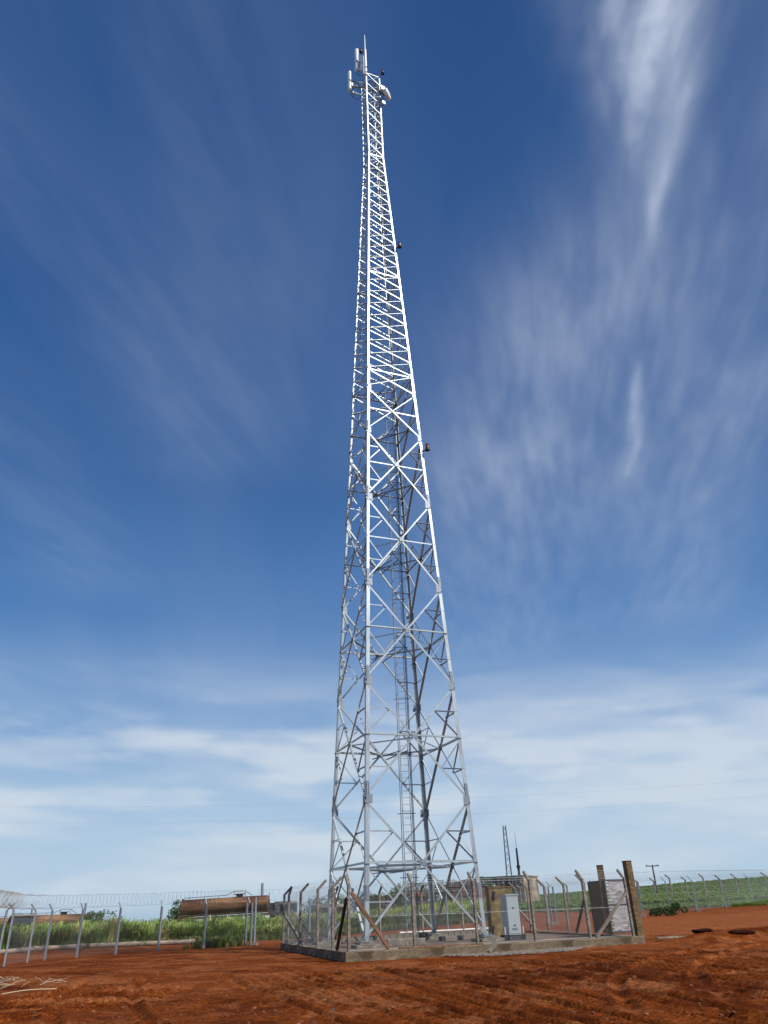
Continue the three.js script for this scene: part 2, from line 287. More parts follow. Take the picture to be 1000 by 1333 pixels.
{
  const levels = [0, 5.93, 11.78, 17.5, 23.2, 28.27, 31.93, 33.55], tops = [];
  for (let k = 1; k <= 20; k++) tops.push(33.55 + (HK - 33.55) * k / 20);
  for (let k = 1; k <= 8; k++) tops.push(HK + (TOP - HK) * k / 8);
  const axis = (h) => tp(0, 0, h);
  // legs
  const joints = [0, 5.93, 11.78, 17.5, 23.2, 28.27, 33.55, 39.7, 45.8, 52, HK, 64, TOP + 0.15], up = new THREE.Vector3(0, 1, 0);
  for (let k = 0; k < 4; k++) {
    const geos = [], toNext = corner(k + 1, 0).sub(corner(k, 0)).normalize(), toPrev = corner(k + 3, 0).sub(corner(k, 0)).normalize();
    for (let j = 1; j < joints.length; j++) {
      const a = corner(k, joints[j - 1]), b = corner(k, joints[j]), w = j < 4 ? 0.2 : j < 7 ? 0.165 : j < 11 ? 0.125 : 0.105;
      const z = b.clone().sub(a).normalize(), x = toNext.clone().addScaledVector(z, -toNext.dot(z)).normalize(), y = z.clone().cross(x), s = y.dot(toPrev) > 0 ? 1 : -1;
      const g = norm(angleGeo(w, w * 0.1).clone());
      if (s < 0) { g.scale(1, -1, 1); const p = g.attributes.position, n = g.attributes.normal; for (let q = 0; q < p.count; q += 3) for (const at of [p, n, g.attributes.uv]) { const z0 = at.itemSize, ar = at.array; for (let c = 0; c < z0; c++) { const t = ar[(q + 1) * z0 + c]; ar[(q + 1) * z0 + c] = ar[(q + 2) * z0 + c]; ar[(q + 2) * z0 + c] = t; } } }
      g.scale(1, 1, a.distanceTo(b)); g.applyMatrix4(new THREE.Matrix4().makeBasis(x, y, z)); g.translate(a.x, a.y, a.z); geos.push(g);
    }
    const leg = mesh('leg', mergeGeometries(geos), M.galv, tower);
    // bolted splices near each joint
    for (let j = 0; j < joints.length - 1; j++) {
      const h = j ? joints[j] + 0.5 : 1.9, parts = [], w = h < 18 ? 0.17 : 0.13;
      for (const f of [toNext, toPrev]) {
        const out = (f === toNext ? toPrev : toNext).clone().multiplyScalar(-1), c = corner(k, h).addScaledVector(f, w * 0.62).addScaledVector(out, 0.014), hi = corner(k, h + 0.3).addScaledVector(f, w * 0.62).addScaledVector(out, 0.014), lo = c.clone().multiplyScalar(2).sub(hi);
        parts.push(bar(lo, hi, w * 0.9, 0.014, out));
        if (h < 30) for (let q = 0; q < 6; q++) for (const e of [-0.045, 0.045]) { const p = lo.clone().lerp(hi, (q + 0.5) / 6).addScaledVector(f, e); parts.push(rodGeo(p, p.clone().addScaledVector(out, 0.05), 0.016, 6)); }
      }
      mesh('splice_plate', merge(parts), M.galvDull, leg);
    }
    // foot plate and anchor bolts
    const f = corner(k, 0); const bolts = [];
    for (const [sx, sz] of [[-1, -1], [1, -1], [1, 1], [-1, 1]]) bolts.push(cyl(0.02, 0.02, 0.14, 8, f.x + sx * 0.17, FOOT - 0.03, f.z + sz * 0.17));
    bolts.push(box(0.5, 0.03, 0.5, f.x, FOOT + 0.005, f.z, YAW)); mesh('foot_plate', merge(bolts), M.galvDull, leg);
  }
  for (let k = 0; k < 4; k++) {
    const out = corner(k, 0).add(corner(k + 1, 0)).multiplyScalar(0.5).sub(axis(0)).setY(0).normalize(), inn = out.clone().multiplyScalar(-1);
    const off = (p, e) => p.clone().addScaledVector(out, e);
    const down = new THREE.Vector3(0, -1, 0);
    const A = (h) => corner(k, h), B = (h) => corner(k + 1, h);
    for (let j = 0; j < levels.length - 1; j++) {
      const h0 = levels[j], h1 = levels[j + 1], w0 = half(h0), w1 = half(h1), hx = h0 + (h1 - h0) * w0 / (w0 + w1), X = A(hx).add(B(hx)).multiplyScalar(0.5), w = j < 5 ? 0.105 : 0.095;
      angle('diagonal_brace', tower, off(A(h1 - 0.06), 0.012), off(B(h0 + 0.06), 0.012), down, w);
      angle('diagonal_brace', tower, off(A(h0 + 0.06), -0.03), off(B(h1 - 0.06), -0.03), up, w * (j < 5 ? 0.85 : 0.6));
      if (j < 6) {
        angle('horizontal_brace', tower, off(A(hx), -0.05), off(B(hx), -0.05), j < 3 ? up : down, j < 3 ? 0.1 : 0.075);
        if (j < 5) for (const P of [A, B]) for (const he of [h0, h1]) {
          const Q = P(he).add(X).multiplyScalar(0.5), hq = Q.y - FOOT;
          angle('redundant_brace', tower, off(P(hq), -0.05), off(Q, -0.05), down, 0.06);
          angle('redundant_brace', tower, off(P(hx), -0.06), off(Q, -0.06), down, 0.06);
        }
        const n = corner(k + 1, hx).add(corner(k + 2, hx)).multiplyScalar(0.5);
        angle('plan_brace', tower, off(X, -0.08).setY(X.y - 0.03), n.clone().setY(X.y - 0.03), down, 0.07);
      }
    }
    for (const h of levels.slice(1)) for (const [P, q] of [[A, 1], [B, -1]]) {
      const c = off(P(h), 0.026), dirF = B(h).sub(A(h)).normalize().multiplyScalar(q), w = h < 24 ? 0.34 : 0.26;
      mesh('gusset_plate', bar(c.clone().addScaledVector(dirF, 0.02).setY(c.y - 0.02), c.clone().addScaledVector(dirF, w).setY(c.y - 0.02), 0.012, 0.42), M.galvDull, tower);
    }
    for (let j = 0; j < 5; j++) { const h0 = levels[j], h1 = levels[j + 1], w0 = half(h0), w1 = half(h1), hx = h0 + (h1 - h0) * w0 / (w0 + w1), X = off(A(hx).add(B(hx)).multiplyScalar(0.5), 0.03), e = B(hx).sub(A(hx)).normalize().multiplyScalar(0.14); mesh('gusset_plate', bar(X.clone().sub(e), X.clone().add(e), 0.012, 0.26, new THREE.Vector3(0, 1, 0)), M.galvDull, tower); }
    let lo = 33.55;
    for (const hi of tops) {
      angle('diagonal_brace', tower, off(A(hi - 0.05), 0.01), off(B(lo + 0.05), 0.01), down, 0.07);
      angle('diagonal_brace', tower, off(A(lo + 0.05), -0.02), off(B(hi - 0.05), -0.02), up, hi > HK ? 0.05 : 0.04); lo = hi;
    }
    for (const h of [33.55, 43.37, HK, TOP]) angle('horizontal_brace', tower, off(A(h), -0.03), off(B(h), -0.03), down, 0.08);
  }
  // climbing ladder beside the axis, with its cables
  const lx = TX + 0.42, ld = TD + 0.15, ladder = new THREE.Group(); ladder.name = 'ladder'; tower.add(ladder);
  for (const s of [-0.21, 0.21]) mesh('rail', bar(V(lx + s, 0.5, ld), V(lx + s, 70.6, ld), 0.05, 0.03, new THREE.Vector3(0, 0, 1)), M.galv, ladder);
  const rung = rodGeo(new THREE.Vector3(-0.2, 0, 0), new THREE.Vector3(0.2, 0, 0), 0.013, 6);
  for (let k = 0; k < 210; k++) { const m = mesh('rung', rung, M.galv, ladder); m.position.copy(V(lx, 0.8 + k * 0.332, ld)); }
  const cables = new THREE.Group(); cables.name = 'cable_run'; tower.add(cables);
  for (const [e, r] of [[0.30, 0.022], [0.36, 0.018], [-0.3, 0.02]]) mesh('cable', bar(V(lx + e, 0.4, ld + 0.05), V(lx + e, 70.2, ld + 0.05), r * 2, r * 2, new THREE.Vector3(0, 0, 1)), e < 0 ? M.galvDull : M.dark, cables);
  for (let h = 3; h < 69; h += 3) mesh('cable_bracket', box(0.95, 0.04, 0.03, lx, h, -ld - 0.05), M.galvDull, cables);
  // ladder ties to the back face
  for (const h of [2.92, 8.75, 14.5, 20.2, 25.6, 33.55, 43.37, HK]) for (const s of [-0.2, 0.2]) mesh('ladder_tie', bar(V(lx + s, FOOT + h, ld), corner(s < 0 ? 3 : 2, h).lerp(corner(s < 0 ? 2 : 3, h), 0.42), 0.05, 0.05), M.galvDull, tower);
  // flat cable bridge at the first ring
  const b0 = tp(-2.2, -2.75, 2.86), b1 = tp(0.4, -2.75, 2.9), br = new THREE.Group(); br.name = 'cable_bridge'; tower.add(br);
  for (const e of [0, 0.32]) mesh('bridge_rail', bar(b0.clone().add(new THREE.Vector3(0, 0.14, -e)), b1.clone().add(new THREE.Vector3(0, 0.12, -e)), 0.06, 0.09), M.galv, br);
  for (let q = 0; q < 8; q++) { const p = b0.clone().lerp(b1, (q + 0.5) / 8); mesh('bridge_rung', bar(p.clone().add(new THREE.Vector3(0, 0.13, 0)), p.clone().add(new THREE.Vector3(0, 0.13, -0.32)), 0.04, 0.03), M.galvDull, br); }
  // top deck
  mesh('top_grating', merge(Array.from({ length: 9 }, (_, q) => bar(tp(-0.6 + q * 0.15, -0.62, TOP - 0.9), tp(-0.6 + q * 0.15, 0.62, TOP - 0.9), 0.05, 0.04))), M.galvDull, tower);
}
// tower footings
{
  const geo = merge([box(1.15, 0.46, 1.15, 0, 0.1, 0), box(0.72, 0.1, 0.72, 0, 0.36, 0)]);
  let first; const which = ['nearest the corner brace of the block wall', 'beside the grey equipment cabinet', 'under the shaded back leg', 'behind the left chain link fence'];
  for (let k = 0; k < 4; k++) { const f = corner(k, 0); const m = solo('concrete_footing', geo, M.block, 'square concrete tower footing ' + which[k], 'footing', 'concrete footings of the tower', V(f.x, -0.02, -f.z)); m.rotation.y = YAW; first = m; }
}

// ---------------------------------------------------------------- equipment on the tower
function mastPipe(a, b, r) { return rodGeo(a, b, r, 10); }
function panel(w, h, t) { const g = new THREE.CapsuleGeometry(w / 2, h - w, 6, 14); g.scale(1, 1, t / w); return g; }
{
  const N = corner(0, TOP), R = corner(1, TOP), L = corner(3, TOP);
  const rod = thing('lightning_rod', 'white tapering mast pole rising from the very top of the tower', 'mast', N.clone());
  mesh('pole', cyl(0.14, 0.12, 4.0, 12, 0, -0.5, 0), M.white, rod); mesh('spike', cyl(0.06, 0.03, 2.6, 8, 0, 3.5, 0), M.white, rod); mesh('clamp', merge([box(0.3, 0.08, 0.3, 0, -0.2, 0), box(0.3, 0.08, 0.3, 0, 0.6, 0)]), M.galvDull, rod);
  const antenna = (label, x, y0, y1, d, w, anchor, split) => {
    const t = thing('panel_antenna', label, 'antenna', V(x, y0, d), 'antennas at the tower top'), H = y1 - y0;
    const facing = Math.atan2(-0.9, 0.5);
    const mk = (a, b, nm) => { const g = panel(w, b - a, w * 0.8); g.rotateY(facing); g.translate(0, (a + b) / 2, 0); mesh(nm, g, M.white, t); };
    if (split) { mk(0, H * split - 0.06, 'radome'); mk(H * split + 0.06, H, 'radome'); } else mk(0, H, 'radome');
    const o = anchor.clone().sub(t.position).setY(0), p = o.clone().normalize().multiplyScalar(0.2);
    mesh('mounting_pipe', mastPipe(p.clone().setY(-0.35), p.clone().setY(H + 0.1), 0.04), M.galvDull, t);
    for (const y of [H * 0.2, H * 0.65]) { mesh('bracket', bar(new THREE.Vector3(0, y, 0), p.clone().setY(y), 0.08, 0.1), M.dark, t); }
    for (const y of [0.05, H * 0.4]) mesh('support_arm', bar(p.clone().setY(y), o.clone().setY(y), 0.07, 0.07), M.galvDull, t);
    mesh('cable', new THREE.TubeGeometry(new THREE.CatmullRomCurve3([new THREE.Vector3(0, 0, 0), new THREE.Vector3(o.x * 0.2, -0.7, o.z * 0.2), new THREE.Vector3(o.x * 0.7, -0.8, o.z * 0.7), o.clone().setY(-0.1)]), 16, 0.025, 6), M.black, t);
    return t;
  };
  antenna('tall split white panel antenna standing higher than the other antennas', -1.06, 71.5, 75.0, 40.6, 0.42, N.clone().lerp(L, 0.5), 0.36);
  antenna('white panel antenna on the lowest arm, farthest out from the tower', -1.77, 68.7, 71.7, 40.8, 0.42, L, 0.45);
  antenna('slim white panel antenna right beside the mast pole', -0.58, 70.9, 73.4, 40.3, 0.3, N.clone().lerp(L, 0.3), 0.5);
  const rruGeo = new THREE.BoxGeometry(0.36, 0.5, 0.22);
  const radio = (label, x, y, d, s, to) => { const t = thing('radio_unit', label, 'radio unit', V(x, y, d), 'radio units at the tower top', 0.5); t.scale.setScalar(s); mesh('housing', rruGeo, M.white, t); mesh('cooling_fins', merge(Array.from({ length: 6 }, (_, q) => box(0.02, 0.46, 0.08, -0.14 + q * 0.056, 0, -0.145))), M.galvDull, t); mesh('bracket', box(0.1, 0.1, 0.3, 0, 0, -0.2), M.dark, t); return t; };
  radio('white radio box on the arm between the outer antenna and the tower', -1.45, 69.5, 40.8, 0.9);
  radio('white radio box hanging low beneath the outer antenna arm', -1.37, 68.3, 40.75, 0.7);
  radio('white radio box clamped to the tower leg above the dish', 1.27, 68.0, 40.3, 1.1);
  radio('small white radio box on the tower leg below the dish', 1.3, 66.0, 40.4, 0.8);
  const frame = thing('antenna_frame', 'dark steel outrigger frame carrying the outer antenna and radio boxes', 'frame', V(-0.9, 69.4, 40.9));
  for (const y of [0, 0.75]) mesh('frame_rail', bar(new THREE.Vector3(-0.85, y, 0.1), new THREE.Vector3(0.5, y + 0.15, -0.2), 0.08, 0.08), y ? M.galv : M.dark, frame);
  for (const x of [-0.55, -0.05]) mesh('frame_strut', bar(new THREE.Vector3(x, -0.6, 0.1), new THREE.Vector3(x, 0.9, 0.05), 0.06, 0.06), M.dark, frame);
  // microwave dish
  const dish = thing('microwave_dish', 'round white drum microwave dish on the side of the tower top', 'dish', V(1.75, 67.2, 40.3));
  const face = new THREE.Vector3(0.82, 0.05, 0.4).normalize(), q = new THREE.Quaternion().setFromUnitVectors(new THREE.Vector3(0, 1, 0), face);
  const rad = new THREE.LatheGeometry([[0, 0.14], [0.3, 0.12], [0.48, 0.08], [0.52, 0.02], [0.52, -0.2], [0.45, -0.24], [0.2, -0.3], [0, -0.32]].reverse().map(([r, y]) => new THREE.Vector2(r, y)), 32); rad.applyQuaternion(q); mesh('radome', rad, M.white, dish);
  mesh('mount_pipe', mastPipe(new THREE.Vector3(-0.42, -0.9, -0.16), new THREE.Vector3(-0.42, 0.8, -0.16), 0.055), M.galvDull, dish);
  mesh('mount_arm', merge([bar(new THREE.Vector3(-0.42, 0.2, -0.16), new THREE.Vector3(-0.12, 0, -0.02), 0.12, 0.2), bar(new THREE.Vector3(-0.42, 0.4, -0.16), new THREE.Vector3(-0.78, 0.4, -0.3), 0.08, 0.08), bar(new THREE.Vector3(-0.42, -0.5, -0.16), new THREE.Vector3(-0.78, -0.5, -0.3), 0.08, 0.08)]), M.dark, dish);
  // obstruction lights
  const lamp = (label, p, dir) => {
    const t = thing('obstruction_light', label, 'lamp', p, 'obstruction lights on the tower');
    const e = dir.clone().multiplyScalar(0.32);
    mesh('bracket', bar(e.clone().multiplyScalar(-1), e, 0.06, 0.06), M.dark, t);
    mesh('base', cyl(0.16, 0.13, 0.22, 14, e.x, -0.02, e.z), M.black, t); mesh('lens', cyl(0.11, 0.1, 0.2, 14, e.x, 0.2, e.z), M.lampRed, t); mesh('cap', cyl(0.13, 0.06, 0.1, 14, e.x, 0.4, e.z), M.black, t);
  };
  const rdir = corner(1, 0).sub(tp(0, 0, 0)).setY(0).normalize(), ndir = corner(0, 0).sub(tp(0, 0, 0)).setY(0).normalize();
  const at = (k, h) => corner(k, h);
  lamp('dark obstruction lamp on the bracket low on the tower leg, at mid height', at(1, 27.3), rdir);
  lamp('dark obstruction lamp on the tower leg, two thirds of the way up', at(1, 46.6), rdir);
  lamp('dark obstruction lamp on top of the tower leg opposite the mast pole', R.clone().add(new THREE.Vector3(0, 0.3, 0)), rdir);
  lamp('dark obstruction lamp strapped beside the mast pole', N.clone().add(new THREE.Vector3(-0.1, 3.2, 0)), new THREE.Vector3(-1, 0, 0.1).normalize());
}

// ---------------------------------------------------------------- the walled compound
const P0 = [-1.95, 31.6], P1 = [10.42, 36.63], P2 = [7.25, 51.2], P3 = [-6.15, 44.3];   // front left, front right, back right, back left
const along = (A, B, t, h = 0) => V(lerp(A[0], B[0], t), h, lerp(A[1], B[1], t));
const lenOf = (A, B) => Math.hypot(B[0] - A[0], B[1] - A[1]);
{
  const s = new THREE.Shape([P0, P1, P2, P3].map(([x, d]) => new THREE.Vector2(x, d)));
  const g = new THREE.ExtrudeGeometry(s, { depth: 0.3, bevelEnabled: false }); g.rotateX(-Math.PI / 2); g.translate(0, -0.12, 0);
  const uv = g.attributes.uv; for (let i = 0; i < uv.count; i++) uv.setXY(i, uv.getX(i) / 4, uv.getY(i) / 4);
  M.slab = std({ color: C(0.33, 0.25, 0.19), roughness: 1, map: concreteMap, bumpMap: concreteBump, bumpScale: 0.03 });
  setting('compound_floor', g, M.slab);
}
const WALL_H = 0.27;
const wall = thing('foundation_wall', 'low rough concrete wall running round the foot of the tower compound', 'wall');
function wallRun(A, B, mat, top = WALL_H, thick = 0.22, cut = 0.11) {
  const L = lenOf(A, B), n = Math.max(2, Math.round(L / 0.35)), a = along(A, B, cut / L), b = along(A, B, 1 - cut / L), dir = b.clone().sub(a).normalize(), nrm = new THREE.Vector3(-dir.z, 0, dir.x), pos = [], uv = [], idx = [];
  const prof = [[-1, -0.6], [-1, 0.93], [-0.88, 1], [0.88, 1], [1, 0.93], [1, -0.6]];
  for (let i = 0; i <= n; i++) prof.forEach(([e, y], j) => {
    const p = a.clone().lerp(b, i / n), jit = 0.02 * (fbm(i * 0.8 + A[0] * 7, j * 1.7, 3) - 0.5) * 2; p.addScaledVector(nrm, e * thick / 2 + jit * Math.sign(e) * 0.6); p.y = y > 0 ? y * top + jit * 0.8 : -0.3;
    pos.push(p.x, p.y, p.z); uv.push(i / n * L / 2.9 + A[1] * 0.13, (j < 2 ? p.y : j < 4 ? 0.3 + 0.06 * j : 0.9 - p.y) / 2.0 + 0.2);
  });
  for (let i = 0; i < n; i++) for (let j = 0; j < prof.length - 1; j++) { const o = i * prof.length + j, q = o + prof.length; idx.push(o, o + 1, q, o + 1, q + 1, q); }
  for (const i of [0, n]) for (let j = 1; j < prof.length - 1; j++) { const o = i * prof.length; i ? idx.push(o, o + j, o + j + 1) : idx.push(o, o + j + 1, o + j); }
  let g = new THREE.BufferGeometry(); g.setAttribute('position', new THREE.Float32BufferAttribute(pos, 3)); g.setAttribute('uv', new THREE.Float32BufferAttribute(uv, 2)); g.setIndex(idx); g = g.toNonIndexed(); g.computeVertexNormals();
  return mesh('wall_run', g, mat, wall);
}
wallRun(P0, P1, M.wallConcrete, WALL_H, 0.22, -0.11); wallRun(P0, P3, M.wallConcrete); wallRun(P1, P2, M.wallConcrete);
{ // the back run is laid in single blocks with a pale pipe on top
  const L = lenOf(P3, P2), n = 36, dir = along(P3, P2, 1).sub(along(P3, P2, 0)).normalize(), ry = Math.atan2(-dir.z, dir.x);
  const R = rng(5), bg = post(L / n - 0.035, 0.36, 0.2, 0.012);
  wallRun(P3, P2, M.wallConcrete, 0.13, 0.14);
  for (let i = 0; i < n; i++) { const m = mesh('block', bg, M.block, wall); m.position.copy(along(P3, P2, (i + 0.5) / n, 0.02 + 0.015 * R())); m.rotation.y = ry + 0.02 * (R() - 0.5); }
  solo('conduit', rodGeo(along(P3, P2, 0.46, 0.46), along(P3, P2, 0.97, 0.46), 0.045, 10), M.pvc, 'long pale plastic conduit lying on the block wall behind the tower', 'conduit');
}
// bent concrete fence post: the arm leans along +Z
const armPost = merge([post(0.105, 2.32, 0.105), (() => { const g = post(0.098, 0.52, 0.098); g.rotateX(Math.PI / 4); g.translate(0, 2.285, 0.01); return g; })()]);
const corePost = post(0.12, 2.45, 0.12);
function linkPanel(a, b, h0, h1, cell, r) {                    // chain link between two feet
  const L = Math.hypot(b.x - a.x, b.z - a.z), H = h1 - h0, w = new Wires(), at = (s, h) => new THREE.Vector3(lerp(a.x, b.x, s / L), lerp(a.y, b.y, s / L) + h0 + h, lerp(a.z, b.z, s / L));
  for (let c = -H; c < L; c += cell) { const s0 = Math.max(0, c), s1 = Math.min(L, c + H); if (s1 - s0 > 0.01) { w.seg(at(s0, s0 - c), at(s1, s1 - c), r); w.seg(at(s0, H - (s0 - c)), at(s1, H - (s1 - c)), r); } }
  return w.geo();
}
function concreteFence(label, A, B, ts, wires) {
  const dir = along(A, B, 1).sub(along(A, B, 0)).normalize(), mid = V(2.4, 0, 41), inn = new THREE.Vector3(-dir.z, 0, dir.x); if (mid.clone().sub(along(A, B, 0.5)).dot(inn) < 0) inn.negate();
  const f = thing('chain_link_fence', label, 'fence', undefined, 'chain link fences on the compound wall'), turn = Math.atan2(inn.x, inn.z);
  for (const t of ts) { const m = mesh('post', armPost, M.concrete, f); m.position.copy(along(A, B, t, WALL_H - 0.06)); m.rotation.y = turn; }
  for (let i = 1; i < ts.length; i++) { const g = mesh('chain_link_panel', linkPanel(along(A, B, ts[i - 1], WALL_H), along(A, B, ts[i], WALL_H), 0.03, 2.25, 0.115, 0.0015), M.wire, f); g.userData.kind = 'stuff'; }
  const w = new Wires();
  for (const h of [0.04, 1.12, 2.26]) w.seg(along(A, B, ts[0], WALL_H + h), along(A, B, ts[ts.length - 1], WALL_H + h), 0.005);
  for (const e of [0.1, 0.21, 0.32]) w.seg(along(A, B, ts[0], WALL_H + 2.25 + e).addScaledVector(inn, e), along(A, B, ts[ts.length - 1], WALL_H + 2.25 + e).addScaledVector(inn, e), 0.004);
  mesh('strand_wire', w.geo(), M.wire, f);
  return { f, dir };
}
const fr = concreteFence('front chain link fence on bent concrete posts, between the corner post and gate column', P0, P1, [0.004, 0.204, 0.408, 0.607, 0.806, 0.972]);
const lf = concreteFence('shaded side chain link fence on bent concrete posts facing the tank trailer', P0, P3, [0.17, 0.38, 0.66, 0.985]);
const rf = concreteFence('side chain link fence running back from the gate behind the cabinet', P1, P2, [0.33, 0.5, 0.68, 0.86, 0.99]);
const bf = concreteFence('back chain link fence on bent concrete posts above the block wall', P3, P2, [0.02, 0.2, 0.38, 0.56, 0.74, 0.93]);
const brace = (F, A, B, t0, h0, t1, mat, w = 0.09) => mesh('brace', bar(along(A, B, t0, WALL_H + h0), along(A, B, t1, WALL_H + 0.03), w, w), mat, F.f);
brace(fr, P0, P1, 0.012, 1.98, 0.125, M.rustPole, 0.11); brace(fr, P0, P1, 0.975, 1.72, 0.83, M.concrete, 0.1);
brace(lf, P0, P3, 0.01, 1.75, 0.12, M.woodDark, 0.1); brace(lf, P0, P3, 0.97, 1.3, 0.6, M.concrete, 0.09);
brace(rf, P1, P2, 0.98, 1.15, 0.80, M.concrete, 0.09); brace(rf, P1, P2, 0.335, 1.6, 0.44, M.woodDark, 0.1);
brace(bf, P3, P2, 0.03, 1.5, 0.12, M.concrete, 0.09);
// gate columns, gate leaf and the sheet beside it
{
  const dir = along(P1, P2, 1).sub(along(P1, P2, 0)).normalize(), ry = Math.atan2(dir.x, dir.z), L = lenOf(P1, P2), at = (m, h) => along(P1, P2, m / L, h);
  const c = thing('gate_column', 'tall plain brown gate column at the front corner of the wall', 'column', at(0.12, WALL_H - 0.02), 'gate columns', ry), cg = post(0.29, 2.92, 0.34, 0.015);
  mesh('shaft', cg, M.tanColumn, c); mesh('cap', post(0.31, 0.04, 0.36).translate(0, 2.92, 0), M.tanColumn, c);
  const hg = merge([box(0.05, 0.1, 0.05, 0, 0.5, 0.19), box(0.05, 0.1, 0.05, 0, 2.0, 0.19)]); mesh('hinge', hg, M.dark, c);
  const c2 = copy(c, at(2.85, WALL_H - 0.02), ry, 'brown gate column between the dark sheet leaf and the bright mesh leaf');
  c2.scale.set(1.05, 0.99, 1.05);
  // bright leaf: a galvanised frame filled with expanded metal
  const leaf = thing('gate_leaf', 'bright gate leaf filled with shiny expanded metal, swung open from the rear gate column', 'gate', at(2.62, WALL_H + 0.06)), W = 1.5, H = 2.2, swing = V(0.95, 0, 0.31).normalize(), g = (s, h) => swing.clone().multiplyScalar(s).setY(h), k2 = (s, h) => dir.clone().multiplyScalar(s).setY(h);
  for (const s of [0, W]) mesh('stile', bar(g(s, 0), g(s, H), 0.06, 0.06, swing), M.dark, leaf);
  for (const h of [0.03, H * 0.52, H - 0.02]) mesh('frame_rail', bar(g(0.03, h), g(W - 0.03, h), 0.05, 0.07), M.dark, leaf);
  const w = [];
  const R = rng(77), side = new THREE.Vector3(-swing.z, 0, swing.x);
  for (const [h0, h1] of [[0.07, H * 0.52 - 0.04], [H * 0.52 + 0.04, H - 0.06]]) {
    const pieces = []; for (let h = h0, row = 0; h < h1 - 0.03; h += 0.07, row++) for (let s = 0.05 + (row % 2) * 0.12; s < W - 0.12; s += 0.24) {
      const tilt = 0.85 + 0.35 * R(); const a = g(s, h + 0.022), b = g(Math.min(W - 0.04, s + 0.225), h + 0.022);
      pieces.push(bar(a, b, 0.074, 0.006, new THREE.Vector3(0, 1, 0).multiplyScalar(Math.cos(tilt)).addScaledVector(side, -Math.sin(tilt) * 1.3)));
      pieces.push(bar(g(s, h), g(s, h + 0.07), 0.012, 0.012, swing));
    }
    const m = mesh('expanded_metal', merge(pieces), M.bright, leaf); m.userData.kind = 'stuff';
  }
  // dark solid leaf
  const leaf2 = thing('sheet_gate', 'dark brown solid sheet gate leaf beside the rear gate column', 'gate', at(3.15, WALL_H + 0.04)), W2 = 1.25;
  mesh('sheet', bar(k2(0, 1.1), k2(W2, 1.1), 0.02, 2.1), M.brownSheet, leaf2);
  for (const s of [0, W2]) mesh('stile', bar(k2(s, 0), k2(s, 2.2), 0.06, 0.06, dir), M.dark, leaf2); for (const h of [0.05, 2.18]) mesh('frame_rail', bar(k2(0.03, h), k2(W2 - 0.03, h), 0.05, 0.06), M.dark, leaf2);
  mesh('latch', box(0.06, 0.1, 0.2, 0, 1.1, 0).translate(dir.x * 0.1, 0, dir.z * 0.1), M.galvDull, leaf2);
}
